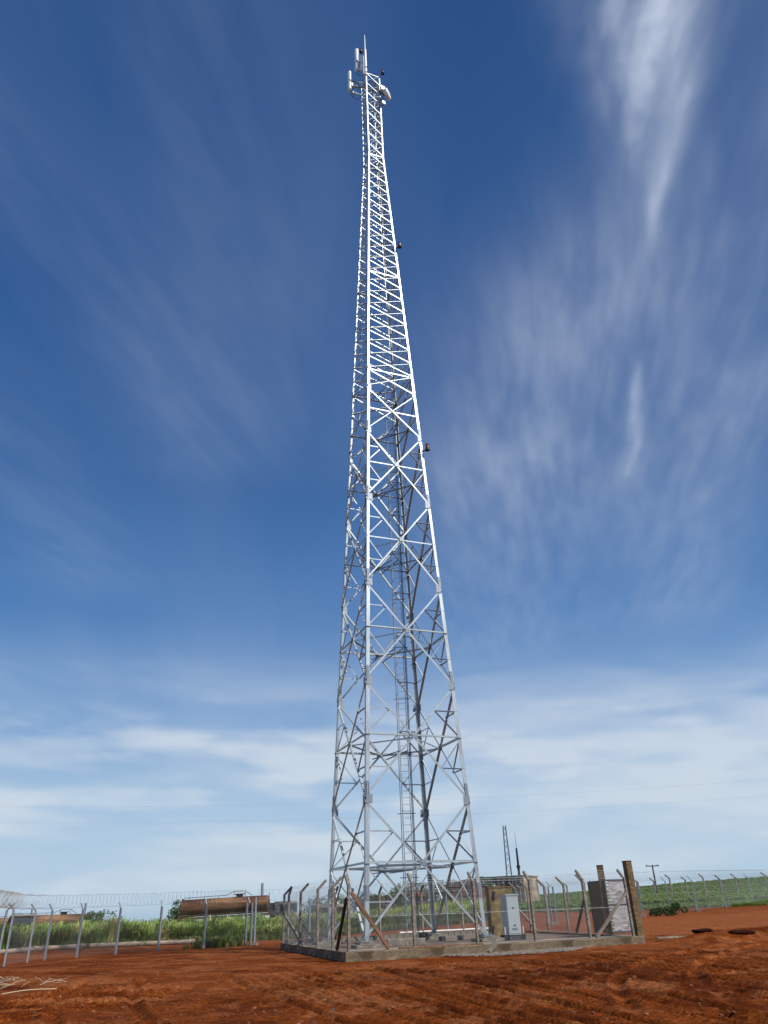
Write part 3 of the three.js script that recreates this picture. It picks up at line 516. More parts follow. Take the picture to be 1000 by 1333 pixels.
// equipment cabinet and the tan plinth wall behind it
{
  const ry = 0.36, FL = 0.18;
  const cab = thing('equipment_cabinet', 'grey metal equipment cabinet standing in front of the tan wall', 'cabinet', V(5.3, FL, 39.6), undefined, ry);
  mesh('body', post(0.66, 1.62, 0.56, 0.012).translate(0, 0.22, 0), M.cabinet, cab); mesh('plinth', box(0.6, 0.22, 0.5, 0, 0.11, 0), M.dark, cab);
  const door = mesh('door', post(0.6, 1.5, 0.02, 0.006).translate(0, 0.28, 0.29), M.cabinet, cab);
  mesh('handle', merge([box(0.09, 0.03, 0.03, 0.0, 1.33, 0.315), box(0.11, 0.03, 0.03, 0.02, 0.62, 0.315)]), M.dark, door); mesh('vent', merge([0, 1, 2].map((q) => box(0.3, 0.012, 0.02, 0, 0.42 + q * 0.04, 0.305))), M.galvDull, door);
  mesh('roof', post(0.72, 0.05, 0.62).translate(0, 1.842, 0), M.cabinet, cab);
  const tw = thing('meter_wall', 'tan plastered wall block with a small dark lamp, behind the cabinet', 'wall', V(5.02, FL, 41.0), undefined, ry);
  mesh('slab', post(1.3, 2.22, 0.4, 0.01), M.tan, tw); mesh('coping', post(1.36, 0.05, 0.46).translate(0, 2.222, 0), M.tan, tw);
  const wl = mesh('lamp', merge([box(0.1, 0.22, 0.12, -0.4, 1.9, 0.262), box(0.13, 0.05, 0.15, -0.4, 2.03, 0.275)]), M.dark, tw);
  const jb = thing('junction_box', 'small dark junction box on the floor beside the cabinet plinth', 'box', V(5.75, FL, 39.75), 'small boxes on the compound floor', ry);
  mesh('case', post(0.3, 0.24, 0.25, 0.02), M.black, jb); mesh('stub_pipe', cyl(0.03, 0.03, 0.35, 8, 0.1, 0.2, 0), M.pvc, jb);
  copy(jb, V(4.85, FL, 39.2), ry + 0.4, 'small dark junction box between the cabinet and the tower leg');
  const dr = thing('cable_drum', 'black coil of cable lying on the floor before the block wall', 'cable', V(1.15, FL, 42.2));
  for (let q = 0; q < 5; q++) { const t = new THREE.TorusGeometry(0.2 + 0.02 * (q % 2), 0.035, 8, 24); t.rotateX(Math.PI / 2 - 0.1 * q); t.translate(0.02 * q, 0.05 + q * 0.06, 0.01 * q); mesh('coil_turn', t, M.black, dr); }
  const scrapN = [[2.1, 41.6, 0.32, 'dark scrap block lying left of the others by the block wall'], [3.05, 42.3, 0.42, 'dark scrap block lying in the middle by the block wall'], [4.1, 42.6, 0.36, 'dark scrap block lying nearest the cabinet by the block wall']];
  for (const [x, d, s, l] of scrapN) { const m = solo('scrap_block', post(s, 0.2, 0.24, 0.03), M.dark, l, 'scrap', 'scrap blocks on the compound floor', V(x, FL, d)); m.rotation.y = s * 3; }
  const beam = solo('concrete_beam', post(0.28, 1.7, 0.24, 0.02).rotateZ(-Math.PI / 2).translate(-0.85, 0.14, 0), M.block, 'short concrete beam lying on the floor at the ladder foot', 'beam', undefined, V(0.3, FL, 37.4)); beam.rotation.y = ry * 0.6;
  const prop = solo('leaning_stub', bar(V(3.45, 0.02, 33.2), V(3.95, 0.52, 33.6), 0.13, 0.13), M.concrete, 'short broken concrete stub leaning on the front wall', 'stub');
  const plank = solo('timber_plank', post(3.6, 0.05, 0.14).translate(0, 0, 0), M.rustPole, 'long brown plank lying along the top of the front wall', 'plank', undefined, along(P0, P1, 0.29, WALL_H + 0.005)); plank.rotation.y = 0.386;
}

// ---------------------------------------------------------------- perimeter fence of steel posts with razor coils
function channelPost() {
  const s = new THREE.Shape(); s.moveTo(-0.055, -0.04); s.lineTo(0.055, -0.04); s.lineTo(0.055, 0.05); s.lineTo(0.03, 0.05); s.lineTo(0.03, -0.02); s.lineTo(-0.03, -0.02); s.lineTo(-0.03, 0.05); s.lineTo(-0.055, 0.05); s.closePath();
  const g = new THREE.ExtrudeGeometry(s, { depth: 2.75, bevelEnabled: false }); g.rotateX(-Math.PI / 2); g.translate(0, -0.45, 0); return g;
}
const chan = channelPost();
function coilGeo(pts, R, pitch, r) {
  const c = new THREE.CatmullRomCurve3(pts, false, 'catmullrom', 0.1), L = c.getLength(), n = Math.round(L / pitch) * 14, w = new Wires(), list = [];
  const rr = rng(Math.round(L * 10));
  for (let i = 0; i <= n; i++) {
    const p = c.getPointAt(i / n), t = c.getTangentAt(i / n), s = new THREE.Vector3(-t.z, 0, t.x).normalize(), a = i / 14 * Math.PI * 2, q = R * (1 + 0.06 * Math.sin(i * 0.37));
    list.push(p.addScaledVector(s, q * Math.cos(a)).add(new THREE.Vector3(0, q * Math.sin(a), 0)));
  }
  w.path(list, r); return w.geo();
}
function steelFence(label, pts, opt = {}) {
  const f = thing('perimeter_fence', label, 'fence', undefined, 'steel post perimeter fences');
  const tops = [];
  pts.forEach(([x, d], i) => {
    const a = pts[Math.max(0, i - 1)], b = pts[Math.min(pts.length - 1, i + 1)], t = Math.atan2(-(b[1] - a[1]), b[0] - a[0]), y = ground(x, d), dbl = opt.double?.includes(i);
    const lean = 0.02 * (hash(i, 3 + Math.round(x)) - 0.5);
    for (const e of dbl ? [-0.16, 0.16] : [0]) { const m = mesh('post', chan, M.galvPost, f); m.position.copy(V(x + e, y, d)); m.rotation.set(0, -t + 0.5, lean); }
    const side = new THREE.Vector3(-Math.sin(-t), 0, -Math.cos(-t)).multiplyScalar(opt.flip ? -1 : 1), up = V(x, y + 2.28, d), tip = up.clone().addScaledVector(side, 0.3).add(new THREE.Vector3(0, 0.32, 0));
    mesh('arm', bar(up, tip, 0.05, 0.05), M.galvDull, f); tops.push(tip.clone().add(new THREE.Vector3(0, 0.1, 0)));
    if (opt.footing) mesh('concrete_foot', post(0.42, 0.3, 0.42, 0.05).translate(x, y - 0.16, -d), M.concrete, f);
  });
  for (let i = 1; i < pts.length; i++) { const [x0, d0] = pts[i - 1], [x1, d1] = pts[i]; const g = mesh('chain_link_panel', linkPanel(V(x0, ground(x0, d0), d0), V(x1, ground(x1, d1), d1), 0.08, 2.25, 0.16, 0.0017), M.wire, f); g.userData.kind = 'stuff'; }
  const coil = mesh('razor_coil', coilGeo(tops, opt.R ?? 0.33, opt.pitch ?? 0.24, opt.r ?? 0.006), opt.coil ?? M.wire, f); coil.userData.kind = 'stuff';
  const w = new Wires(); for (const e of [-0.3, 0.3]) w.path(tops.map((p) => p.clone().add(new THREE.Vector3(0, e, 0))), 0.004); mesh('strand_wire', w.geo(), M.wire, f);
  return f;
}
steelFence('galvanised steel post fence with razor coil in front of the tall cane', [[-18.4, 39.5], [-18.7, 42.6], [-18.5, 44.2], [-17.4, 45.6], [-15.95, 47.5], [-14.0, 49], [-11.6, 50], [-9.25, 51.5]], { double: [7] });
steelFence('steel post fence run turning towards the brush pile with a rusty razor coil', [[-18.6, 39.2], [-18.3, 36.8], [-18.6, 33.6], [-19, 30]], { coil: M.rustWire, R: 0.34, pitch: 0.13, r: 0.006 });
steelFence('steel post fence behind the tower compound with no cane in front', [[-8.9, 51.7], [-5.6, 52.3], [-1.9, 53.2], [3.2, 55.4], [6.7, 56.2], [10.2, 57]], { footing: true, pitch: 0.42, r: 0.005 });
steelFence('steel post fence climbing beside the grassy crop field on concrete feet', [[10.6, 57.2], [14.2, 59.8], [18.15, 62.5], [21.3, 65.5], [24.65, 69], [29.4, 75], [35.8, 84], [42, 93]], { footing: true, double: [0], pitch: 0.42, r: 0.005 });
// far fence of dark concrete posts
{
  const f = thing('far_fence', 'distant fence of slim bent concrete posts standing in the crop field', 'fence');
  const pts = [[17.2, 116], [20.4, 115], [23.4, 114], [33.0, 113], [35.0, 112.4], [37.0, 111.8], [38.9, 111.2], [41.1, 110.6], [43.0, 110], [44.9, 109.4], [48.5, 108.4], [51, 107.8]];
  const tops = [];
  pts.forEach(([x, d], i) => { const m = mesh('post', armPost, M.concrete, f), y = ground(x, d); m.position.copy(V(x, y - 0.05, d)); m.rotation.y = -Math.PI / 2 + 0.35; m.scale.set(1.7, 1.05 + 0.16 * hash(i, 5), 1.6); tops.push(V(x - 0.4, y + 2.8, d)); });
  const w = new Wires(); for (const e of [-1.9, -1.2, -0.5, 0]) w.path(tops.map((p) => p.clone().add(new THREE.Vector3(0, e, 0))), 0.008); mesh('strand_wire', w.geo(), M.wire, f);
  const c = mesh('razor_coil', coilGeo(tops, 0.35, 0.5, 0.008), M.wire, f); c.userData.kind = 'stuff';
}

// ---------------------------------------------------------------- far buildings, masts, poles
{
  const b = thing('warehouse', 'pale cream warehouse with one shaded window front, beside the far mast', 'building', V(19.6, ground(19.6, 128) - 0.2, 128), undefined, -0.53);
  const W = 6.6, H = 4.2, D = 6.4;
  mesh('wall', box(W, H, D, -W / 2, H / 2, -D / 2), M.cream, b);
  mesh('roof', box(W + 0.3, 0.14, D + 0.3, -W / 2, H + 0.072, -D / 2), M.pipe, b);
  for (let q = 0; q < 4; q++) { const o = mesh('window', box(1.25, 0.95, 0.1, -0.95 - q * 1.55, 3.2, 0.02), M.glass, b); mesh('sill', box(1.35, 0.1, 0.2, -0.95 - q * 1.55, 2.66, 0.07), M.cream, o); }
  mesh('door', box(1.4, 2.3, 0.1, -4.8, 1.15, 0.02), M.woodDark, b);
  for (let q = 0; q < 3; q++) mesh('pilaster', box(0.1, H - 0.1, 0.4, 0.03, H / 2 - 0.05, -0.25 - q * 2.9), M.cream, b);

  // far lattice mast
  const m = thing('far_mast', 'distant slim grey lattice mast standing behind the warehouse', 'mast', V(23.3, ground(23, 170), 170)), HM = 14.4, w = (h) => 0.62 - 0.025 * h;
  for (let k = 0; k < 4; k++) { const [a, c] = CN[k], [e, g] = CN[(k + 1) % 4]; mesh('leg', bar(new THREE.Vector3(a * w(0), 0, c * w(0)), new THREE.Vector3(a * w(HM), HM, c * w(HM)), 0.12, 0.12), M.galvDull, m);
    for (let j = 0; j < 12; j++) { const h0 = HM * j / 12, h1 = HM * (j + 1) / 12; const s = j % 2; mesh('brace', bar(new THREE.Vector3((s ? e : a) * w(h0), h0, (s ? g : c) * w(h0)), new THREE.Vector3((s ? a : e) * w(h1), h1, (s ? c : g) * w(h1)), 0.07, 0.07), M.galvDull, m); } }
  const p = thing('dark_pole', 'distant black tapering pole with a thin whip beside the far mast', 'pole', V(22.4, ground(22, 150), 150));
  mesh('shaft', cyl(0.3, 0.17, 9.0, 10), M.black, p); mesh('whip', cyl(0.05, 0.03, 2.6, 6, 0, 9.0, 0), M.dark, p); mesh('collar', cyl(0.34, 0.34, 0.5, 10, 0, 5.6, 0), M.black, p);
  // utility pole with a crossarm in the field
  const u = thing('utility_pole', 'small dark utility pole with one crossarm in the crop field', 'pole', V(47, ground(47, 150), 150));
  mesh('shaft', cyl(0.16, 0.12, 5.0, 8), M.black, u); mesh('crossarm', box(2.4, 0.16, 0.16, 0, 4.9, 0), M.black, u); for (const x of [-1, 0, 1]) mesh('insulator', cyl(0.07, 0.05, 0.25, 8, x, 4.97, 0), M.galvDull, u);
  // power lines crossing high behind, held by poles beyond both edges
  for (const [dy, l] of [[0, 'lower thin power line crossing the sky behind the tower'], [4, 'upper thin power line crossing the sky behind the tower']]) {
    const g = new Wires(), pts = []; for (let k = 0; k <= 40; k++) { const t = k / 40; pts.push(V(-190 + 380 * t, 25 + dy + 7 * (2 * t - 1) ** 2 - 1.5, 210)); } g.path(pts, 0.008); solo('power_line', g.geo(), M.dark, l, 'wire', 'power lines');
  }
  for (const [x, l] of [[-190, 'steel line pole holding the power lines at one end'], [190, 'steel line pole holding the power lines at the far end']]) { const q = thing('line_pole', l, 'pole', V(x, ground(x, 210) - 0.5, 210), 'line poles'); mesh('shaft', cyl(0.6, 0.3, 37 - ground(x, 210), 12), M.galvDull, q); mesh('crossarm', box(0.3, 0.3, 4, 0, 34 - ground(x, 210), 0), M.galvDull, q); }

  // houses and sheds beyond the cane
  const house = (name, label, x, d, W, H, D, wallM, roofM, turn, win) => {
    const h = thing(name, label, 'building', V(x, ground(x, d) - 0.1, d), 'buildings beyond the cane', turn);
    mesh('wall', box(W, H, D, 0, H / 2, 0), wallM, h);
    const s = new THREE.Shape(); s.moveTo(-W / 2 - 0.35, 0); s.lineTo(W / 2 + 0.35, 0); s.lineTo(0, H * 0.32); s.closePath(); const g = new THREE.ExtrudeGeometry(s, { depth: D + 0.6, bevelEnabled: false }); g.translate(0, H + 0.003, -D / 2 - 0.3); mesh('roof', g, roofM, h);
    for (let q = 0; q < win; q++) { const o = mesh('window', box(W / (win * 2.4), H * 0.32, 0.08, W * ((q + 0.5) / win - 0.5), H * 0.62, D / 2 + 0.02), M.glass, h); mesh('sill', box(W / (win * 2.2), 0.12, 0.16, W * ((q + 0.5) / win - 0.5), H * 0.44, D / 2 + 0.05), M.whiteWall, o); }
    return h;
  };
  house('house', 'white house with a red tiled roof beyond the cane', -4.2, 140, 4.6, 3.0, 5, M.whiteWall, M.redRoof, 0.15, 2);
  house('shed', 'low beige shed seen through the left corner of the tower', -9.6, 120, 3.6, 2.35, 4, M.cream, M.cream, -0.1, 1);
  house('hut', 'small orange brick hut beside dark trees behind the tower', 2.7, 112, 1.6, 2.55, 2.2, M.orange, M.orange, 0.1, 1);
  house('barn', 'dark roofed barn seen beside the rightmost tower leg', 10.2, 125, 5.0, 3.0, 4, M.redRoof, M.woodDark, 0.2, 3);
  house('brick_house', 'red brick house with a dark roof under the tower ladder', 0.2, 150, 5.4, 3.1, 4, M.redRoof, M.woodDark, -0.2, 2);
}

// ---------------------------------------------------------------- tank trailers in the cane
function tanker() {
  const t = thing('tank_trailer', 'long rusty tank trailer with a top walkway parked in the cane', 'trailer', undefined, 'tank trailers in the cane');
  const L = 8.3, cy = 2.35, prof = [[0, -L / 2 - 0.16], [0.45, -L / 2 - 0.12], [0.75, -L / 2 - 0.02], [0.8, -L / 2 + 0.06]]; for (let k = 0; k <= 8; k++) prof.push([0.8, -L / 2 + 0.1 + (L - 0.2) * k / 8]); prof.push([0.8, L / 2 - 0.06], [0.75, L / 2 + 0.02], [0.45, L / 2 + 0.12], [0, L / 2 + 0.16]);
  const g = new THREE.LatheGeometry(prof.map(([r, y]) => new THREE.Vector2(r, y)), 36); g.rotateZ(-Math.PI / 2); g.scale(1, 0.92, 1.15); g.translate(0, cy, 0);
  const tank = mesh('tank', g, M.rust, t);
  for (const x of [-2.8, -0.9, 1, 2.9]) { const r = new THREE.TorusGeometry(0.8, 0.025, 6, 36); r.rotateY(Math.PI / 2); r.scale(1, 0.92, 1.15); r.translate(x, cy, 0); mesh('band', r, M.rust, tank); }
  const hatch = mesh('hatch', merge([cyl(0.3, 0.34, 0.28, 16, 1.35, cy + 0.66, 0), cyl(0.55, 0.55, 0.06, 16, 1.35, cy + 0.94, 0)]), M.dark, t);
  mesh('walkway_rail', merge([bar(new THREE.Vector3(-L / 2 + 0.3, cy + 0.88, 0.35), new THREE.Vector3(0.2, cy + 0.92, 0.35), 0.05, 0.05), bar(new THREE.Vector3(0.2, cy + 0.92, 0.35), new THREE.Vector3(0.85, cy + 1.2, 0.35), 0.05, 0.05), bar(new THREE.Vector3(0.85, cy + 1.2, 0.35), new THREE.Vector3(1.95, cy + 1.2, 0.35), 0.05, 0.05), bar(new THREE.Vector3(1.95, cy + 1.2, 0.35), new THREE.Vector3(2.6, cy + 0.8, 0.35), 0.05, 0.05), ...[-3.4, -2, -0.6, 0.85, 1.95].map((x) => bar(new THREE.Vector3(x, cy + 0.6, 0.35), new THREE.Vector3(x, cy + (x > 0.5 ? 1.2 : 0.9), 0.35), 0.04, 0.04))]), M.dark, t);
  mesh('vent_stack', merge([cyl(0.14, 0.12, 1.3, 10, 3.55, cy + 0.5, 0.1), box(0.06, 0.6, 0.06, 4.25, cy + 0.7, 0.2)]), M.galvDull, t);
  mesh('chassis', merge([box(L + 0.5, 0.2, 0.16, 0, cy - 0.88, 0.5), box(L + 0.5, 0.2, 0.16, 0, cy - 0.88, -0.5), box(0.2, 0.16, 1.2, -3, cy - 0.88, 0), box(0.2, 0.16, 1.2, 3, cy - 0.88, 0), box(L, 0.07, 0.1, 0, cy - 0.62, 1.0)]), M.rust, t);
  for (const x of [-3.3, -2.2, 2.8]) for (const z of [-0.85, 0.85]) { const wg = new THREE.TorusGeometry(0.36, 0.16, 10, 22); wg.translate(x, 0.52, z); const wm = mesh('wheel', wg, M.rubber, t); const r = new THREE.CylinderGeometry(0.24, 0.24, 0.2, 16); r.rotateX(Math.PI / 2); r.translate(x, 0.52, z); mesh('rim', r, M.rust, wm); }
  mesh('drawbar', bar(new THREE.Vector3(L / 2, cy - 0.6, 0), new THREE.Vector3(L / 2 + 1.7, cy - 1.2, 0), 0.25, 0.3), M.dark, t);
  return t;
}
{
  const a = tanker(), base = (x, d) => V(x, ground(x, d) - 0.1, d);
  a.position.copy(base(-16.7, 80)).setY(0.12); a.rotation.set(0, 0.05, 0.022);
  const b = copy(a, base(-38.6, 92), 0.9, 'tan tank trailer seen at an angle, deep in the cane beside a dark cab'); b.rotation.set(0, 0.62, 0); b.position.y -= 0.6;
  const c = copy(a, base(-53, 112), 1.2, 'smaller distant tank trailer half sunk in cane past the angled one'); c.rotation.set(0, 1.0, 0); c.position.y -= 0.6;
  const cab = thing('truck_cab', 'white boxy truck cab parked beyond the drawbar of the tank trailer', 'truck', base(-11.4, 84), undefined, -0.35);
  mesh('cab_body', post(1.7, 2.1, 1.9, 0.1).translate(0, 0.75, 0), M.whiteWall, cab); mesh('windscreen', box(0.06, 0.75, 1.5, 0.87, 2.3, 0), M.glass, cab); mesh('side_window', box(0.8, 0.6, 0.05, 0.3, 2.3, 0.96), M.glass, cab); mesh('bumper', box(0.25, 0.3, 1.9, 0.95, 0.75, 0), M.dark, cab);
  mesh('rear_box', post(0.5, 1.9, 1.8, 0.03).translate(-1.15, 0.85, 0), M.dark, cab);
  for (const x of [-0.9, 0.5]) for (const z of [-0.85, 0.85]) { const w = new THREE.TorusGeometry(0.36, 0.16, 10, 20); w.translate(x, 0.52, z); mesh('wheel', w, M.rubber, cab); }
  const box2 = thing('truck_cab', 'dark flat fronted truck cab beside the angled tank trailer', 'truck', base(-39.8, 88), undefined, 0.3);
  mesh('cab_body', post(2.2, 1.7, 1.9, 0.08).translate(0, 0.7, 0), M.dark, box2); mesh('roof', post(2.4, 0.12, 2.1, 0.04).translate(0, 2.4, 0), M.pipe, box2); mesh('side_window', box(1.2, 0.5, 0.05, 0.2, 1.9, 0.96), M.glass, box2);
  for (const x of [-0.7, 0.7]) { const w = new THREE.TorusGeometry(0.36, 0.16, 10, 20); w.translate(x, 0.52, 0.85); mesh('wheel', w, M.rubber, box2); }
}
// the pale irrigation pipe along the cane
{
  const pt = [[-30, 46], [-26.5, 53], [-24.4, 56.5], [-21.6, 57.4], [-18.0, 57.6], [-14, 57.8]], y = (p) => ground(p[0], p[1]) + 0.13;
  const t = thing('irrigation_pipe', 'long pale pipe lying along the foot of the tall cane', 'pipe');
  for (let i = 1; i < pt.length; i++) { const a = V(pt[i - 1][0], y(pt[i - 1]), pt[i - 1][1]), b = V(pt[i][0], y(pt[i]), pt[i][1]); mesh('pipe_length', rodGeo(a, b, 0.16, 14), M.pipe, t); mesh('coupling', rodGeo(b.clone().lerp(a, 0.02), b.clone().lerp(a, 0.05), 0.2, 14), M.pipe, t); }
}

// ---------------------------------------------------------------- plants
function bladeClump(n, H, spread, width, seed) {
  const R = rng(seed), pos = [], idx = [];
  for (let k = 0; k < n; k++) {
    const a = R() * 6.283, r0 = spread * 0.35 * Math.sqrt(R()), h = H * (0.6 + 0.4 * R()), lean = spread * (0.3 + 0.9 * R()), w = width * (0.7 + 0.6 * R()), bx = Math.cos(a + 1.9) * r0, bz = Math.sin(a + 1.9) * r0, sx = -Math.sin(a) * w / 2, sz = Math.cos(a) * w / 2, o = pos.length / 3;
    const S = [[0, 0], [0.5, 0.22], [0.85, 0.6], [0.92 - 0.2 * R(), 1.1]];
    S.forEach(([y, e], q) => { const x = bx + Math.cos(a) * lean * e, z = bz + Math.sin(a) * lean * e, ww = q === 3 ? 0.08 : q === 0 ? 0.6 : 1; pos.push(x - sx * ww, h * y, z - sz * ww, x + sx * ww, h * y, z + sz * ww); });
    for (let q = 0; q < 3; q++) { const b = o + q * 2; idx.push(b, b + 1, b + 3, b, b + 3, b + 2); }
  }
  const g = new THREE.BufferGeometry(); g.setAttribute('position', new THREE.Float32BufferAttribute(pos, 3)); g.setIndex(idx); g.computeVertexNormals(); return g;
}
function scatter(name, geo, mat, count, place, label, category) {
  const m = new THREE.InstancedMesh(geo, mat, count), o = new THREE.Object3D(); let k = 0; const c = new THREE.Color();
  for (let i = 0; i < count; i++) { const p = place(i); if (!p) continue; o.position.copy(p.pos); o.rotation.set(p.rx ?? 0, p.ry ?? 0, p.rz ?? 0); o.scale.set(...(Array.isArray(p.s) ? p.s : [p.s, p.s, p.s])); o.updateMatrix(); m.setMatrixAt(k, o.matrix); m.setColorAt(k, c.setRGB(...(p.c ?? [1, 1, 1]))); k++; }
  m.count = k; m.name = numbered(name); m.castShadow = m.receiveShadow = true; m.userData = { label, category, kind: 'stuff' }; scene.add(m); return m;
}
M.blade = new THREE.MeshPhysicalMaterial({ color: C(1, 1, 1), roughness: 0.9, specularIntensity: 0.15, transmission: 0.35, thickness: 0, side: THREE.DoubleSide });
{
  const R = rng(21), tint = (v) => { const d = R(), b = v * (0.75 + 0.5 * R()); return d < 0.14 ? [0.42 * b, 0.38 * b, 0.17 * b] : [0.19 * b, 0.26 * b, 0.062 * b]; };
  const cane = bladeClump(15, 1.95, 0.7, 0.05, 3);
  scatter('cane_field', cane, M.blade, 8000, () => {
    const x = -62 + 72 * R(), e = fieldEdge(x), d = e + 0.6 + 34 * Math.pow(R(), 1.9); if (x > 8 + 2 * R()) return null;
    if (Math.abs(x + 16.7) < 5.5 && Math.abs(d - 80) < 1.6) return null;
    return { pos: V(x, ground(x, d) - 0.03, d), ry: R() * 6.28, rx: 0.15 * (R() - 0.5), s: [0.9 + 0.4 * R(), (0.36 + 0.72 * fbm(x * 0.45, d * 0.45, 3)) * (0.75 + 0.5 * R()), 0.9 + 0.4 * R()], c: tint(1.35) };
  }, 'tall green cane crop growing behind the steel post fence', 'cane');
  const tuft = bladeClump(12, 0.5, 0.42, 0.09, 8);
  scatter('crop_field', tuft, M.blade, 26000, () => {
    const d = 74 + 165 * Math.pow(R(), 1.5), x = 7 + (d * 0.55 + 14 - 7) * R(); if (green(x, d) < 0.35 + 0.4 * R()) return null;
    if (R() < 0.3 && Math.sin((d * 0.9 + x * 0.35) * 0.9) < 0) return null;
    const k = 0.75 + 0.8 * R(); return { pos: V(x, ground(x, d) - 0.03, d), ry: R() * 6.28, s: [k * 1.5, k * (d < 92 ? 0.45 : 1), k * 1.5], c: ((b) => [0.13 * b, 0.225 * b, 0.035 * b])(0.7 + 0.6 * R()) };
  }, 'low green crop covering the rising field by the far fence', 'crop');
  const weed = bladeClump(26, 0.75, 0.6, 0.035, 15);
  scatter('weeds', weed, M.blade, 900, (i) => {
    let x, d, s = 0.5 + 0.6 * R();
    if (i < 60) { const a = R() * 6.28, r = 1.6 * R(); x = -11.1 + 1.35 * r * Math.cos(a); d = 50.9 + r * Math.sin(a); s *= 1.0 - 0.3 * r; } else if (i < 420) { x = -24 + 30 * R(); d = fieldEdge(x) - 0.6 - 1.6 * R() * R(); s *= 0.7; } else { x = 9 + 34 * R(); d = fieldEdge(x) - 1 - 3 * R() * R(); s *= 0.45; }
    return { pos: V(x, ground(x, d) - 0.02, d), ry: R() * 6.28, s, c: tint(0.7) };
  }, 'loose weeds along the edge of the red earth', 'weeds');
}
function leafCloud(lobes, n, size, seed) {
  const R = rng(seed), pos = [], idx = [], v = new THREE.Vector3(), a = new THREE.Vector3(), b = new THREE.Vector3(); let tot = 0; for (const l of lobes) tot += l[3] ** 2;
  for (const [cx, cy, cz, r, sq = 0.8] of lobes) for (let k = 0, m = n * r * r / tot; k < m; k++) {
    v.set(R() - 0.5, R() - 0.5, R() - 0.5).normalize().multiplyScalar(r * (0.55 + 0.5 * Math.pow(R(), 0.7))); v.y *= sq; v.add(new THREE.Vector3(cx, cy, cz));
    a.set(R() - 0.5, R() - 0.5, R() - 0.5).normalize().multiplyScalar(size * (0.6 + 0.8 * R())); b.set(R() - 0.5, R() - 0.5, R() - 0.5).cross(a).normalize().multiplyScalar(size * 0.45);
    const o = pos.length / 3; for (const [p, q] of [[-1, 0], [0, -1], [1, 0], [0, 1]]) pos.push(v.x + a.x * p + b.x * q, v.y + a.y * p + b.y * q, v.z + a.z * p + b.z * q); idx.push(o, o + 1, o + 2, o, o + 2, o + 3);
  }
  const g = new THREE.BufferGeometry(); g.setAttribute('position', new THREE.Float32BufferAttribute(pos, 3)); g.setIndex(idx); g.computeVertexNormals(); return g;
}
{
  const R = rng(91);
  const lobesOf = (H, W, n) => { const l = []; for (let k = 0; k < n; k++) { const a = R() * 6.28, r = W * 0.38 * Math.sqrt(R()); l.push([r * Math.cos(a), H * (0.45 + 0.42 * R()), r * Math.sin(a), W * (0.2 + 0.14 * R())]); } return l; };
  const tree = (label, x, d, H, W, mat, seed) => {
    const t = thing('tree', label, 'tree', V(x, ground(x, d) - 0.1, d), 'trees beyond the cane');
    const limbs = [cyl(0.035 * H, 0.02 * H, H * 0.5, 8)]; for (let k = 0; k < 4; k++) { const a = k * 1.6 + R(); limbs.push(rodGeo(new THREE.Vector3(0, H * (0.3 + 0.04 * k), 0), new THREE.Vector3(Math.cos(a) * W * 0.28, H * 0.68, Math.sin(a) * W * 0.28), 0.012 * H, 6)); }
    mesh('trunk', merge(limbs), M.bark, t); mesh('crown', leafCloud(lobesOf(H, W, 9), 1500, 0.028 * H + 0.06, seed), mat, t);
  };
  const list = [[-3.2, 118, 3.6, 3.4, 'round dark tree beside the small orange hut'], [0.9, 116, 4.1, 3.6, 'dark spreading tree just left of the orange hut'], [5.2, 128, 4.2, 5, 'dark tree between the orange hut and the dark barn'], [8.0, 140, 4.6, 5, 'tree with a ragged crown right behind the dark barn'], [13.2, 128, 4.4, 4, 'tree standing between the barn and the tan wall'],
    [-12.5, 165, 4.4, 7, 'low broad tree on the skyline past the white truck cab'], [-18, 170, 4.0, 7, 'broad tree on the skyline behind the truck cab'], [-6.8, 172, 4.6, 7, 'broad tree on the skyline above the beige shed'], [2.5, 175, 5.2, 7, 'broad tree on the skyline above the red brick house'], [-25, 96, 3.4, 3, 'small dark tree at the tail of the tank trailer'], [-30.5, 84, 2.5, 3.4, 'small ragged bush standing out of the cane between two trailers']];
  list.forEach(([x, d, H, W, l], i) => tree(l, x, d, H, W, i % 2 ? M.leaf : M.leafDark, 100 + i));
  const sh = (label, x, d, H, W, seed) => { const t = thing('shrub', label, 'shrub', V(x, ground(x, d) - 0.05, d)); const l = []; for (let k = 0; k < 8; k++) l.push([(R() - 0.5) * W, H * (0.2 + 0.55 * R()), (R() - 0.5) * W * 0.6, W * (0.10 + 0.10 * R())]); mesh('foliage', leafCloud(l, 1500, 0.075, seed), M.leafDark, t); mesh('stem', merge([0, 1, 2, 3].map((k) => rodGeo(new THREE.Vector3(0, 0, 0), new THREE.Vector3((k - 1.5) * W * 0.25, H * 0.6, 0.1 * k), 0.03, 6))), M.bark, t); };
  sh('dark leafy shrub at the foot of a fence post by the dirt track', 20.9, 63.6, 1.05, 2.3, 301);
  sh('smaller dark shrub touching the larger shrub by the dirt track', 19.5, 63.2, 0.7, 1.3, 302);
}

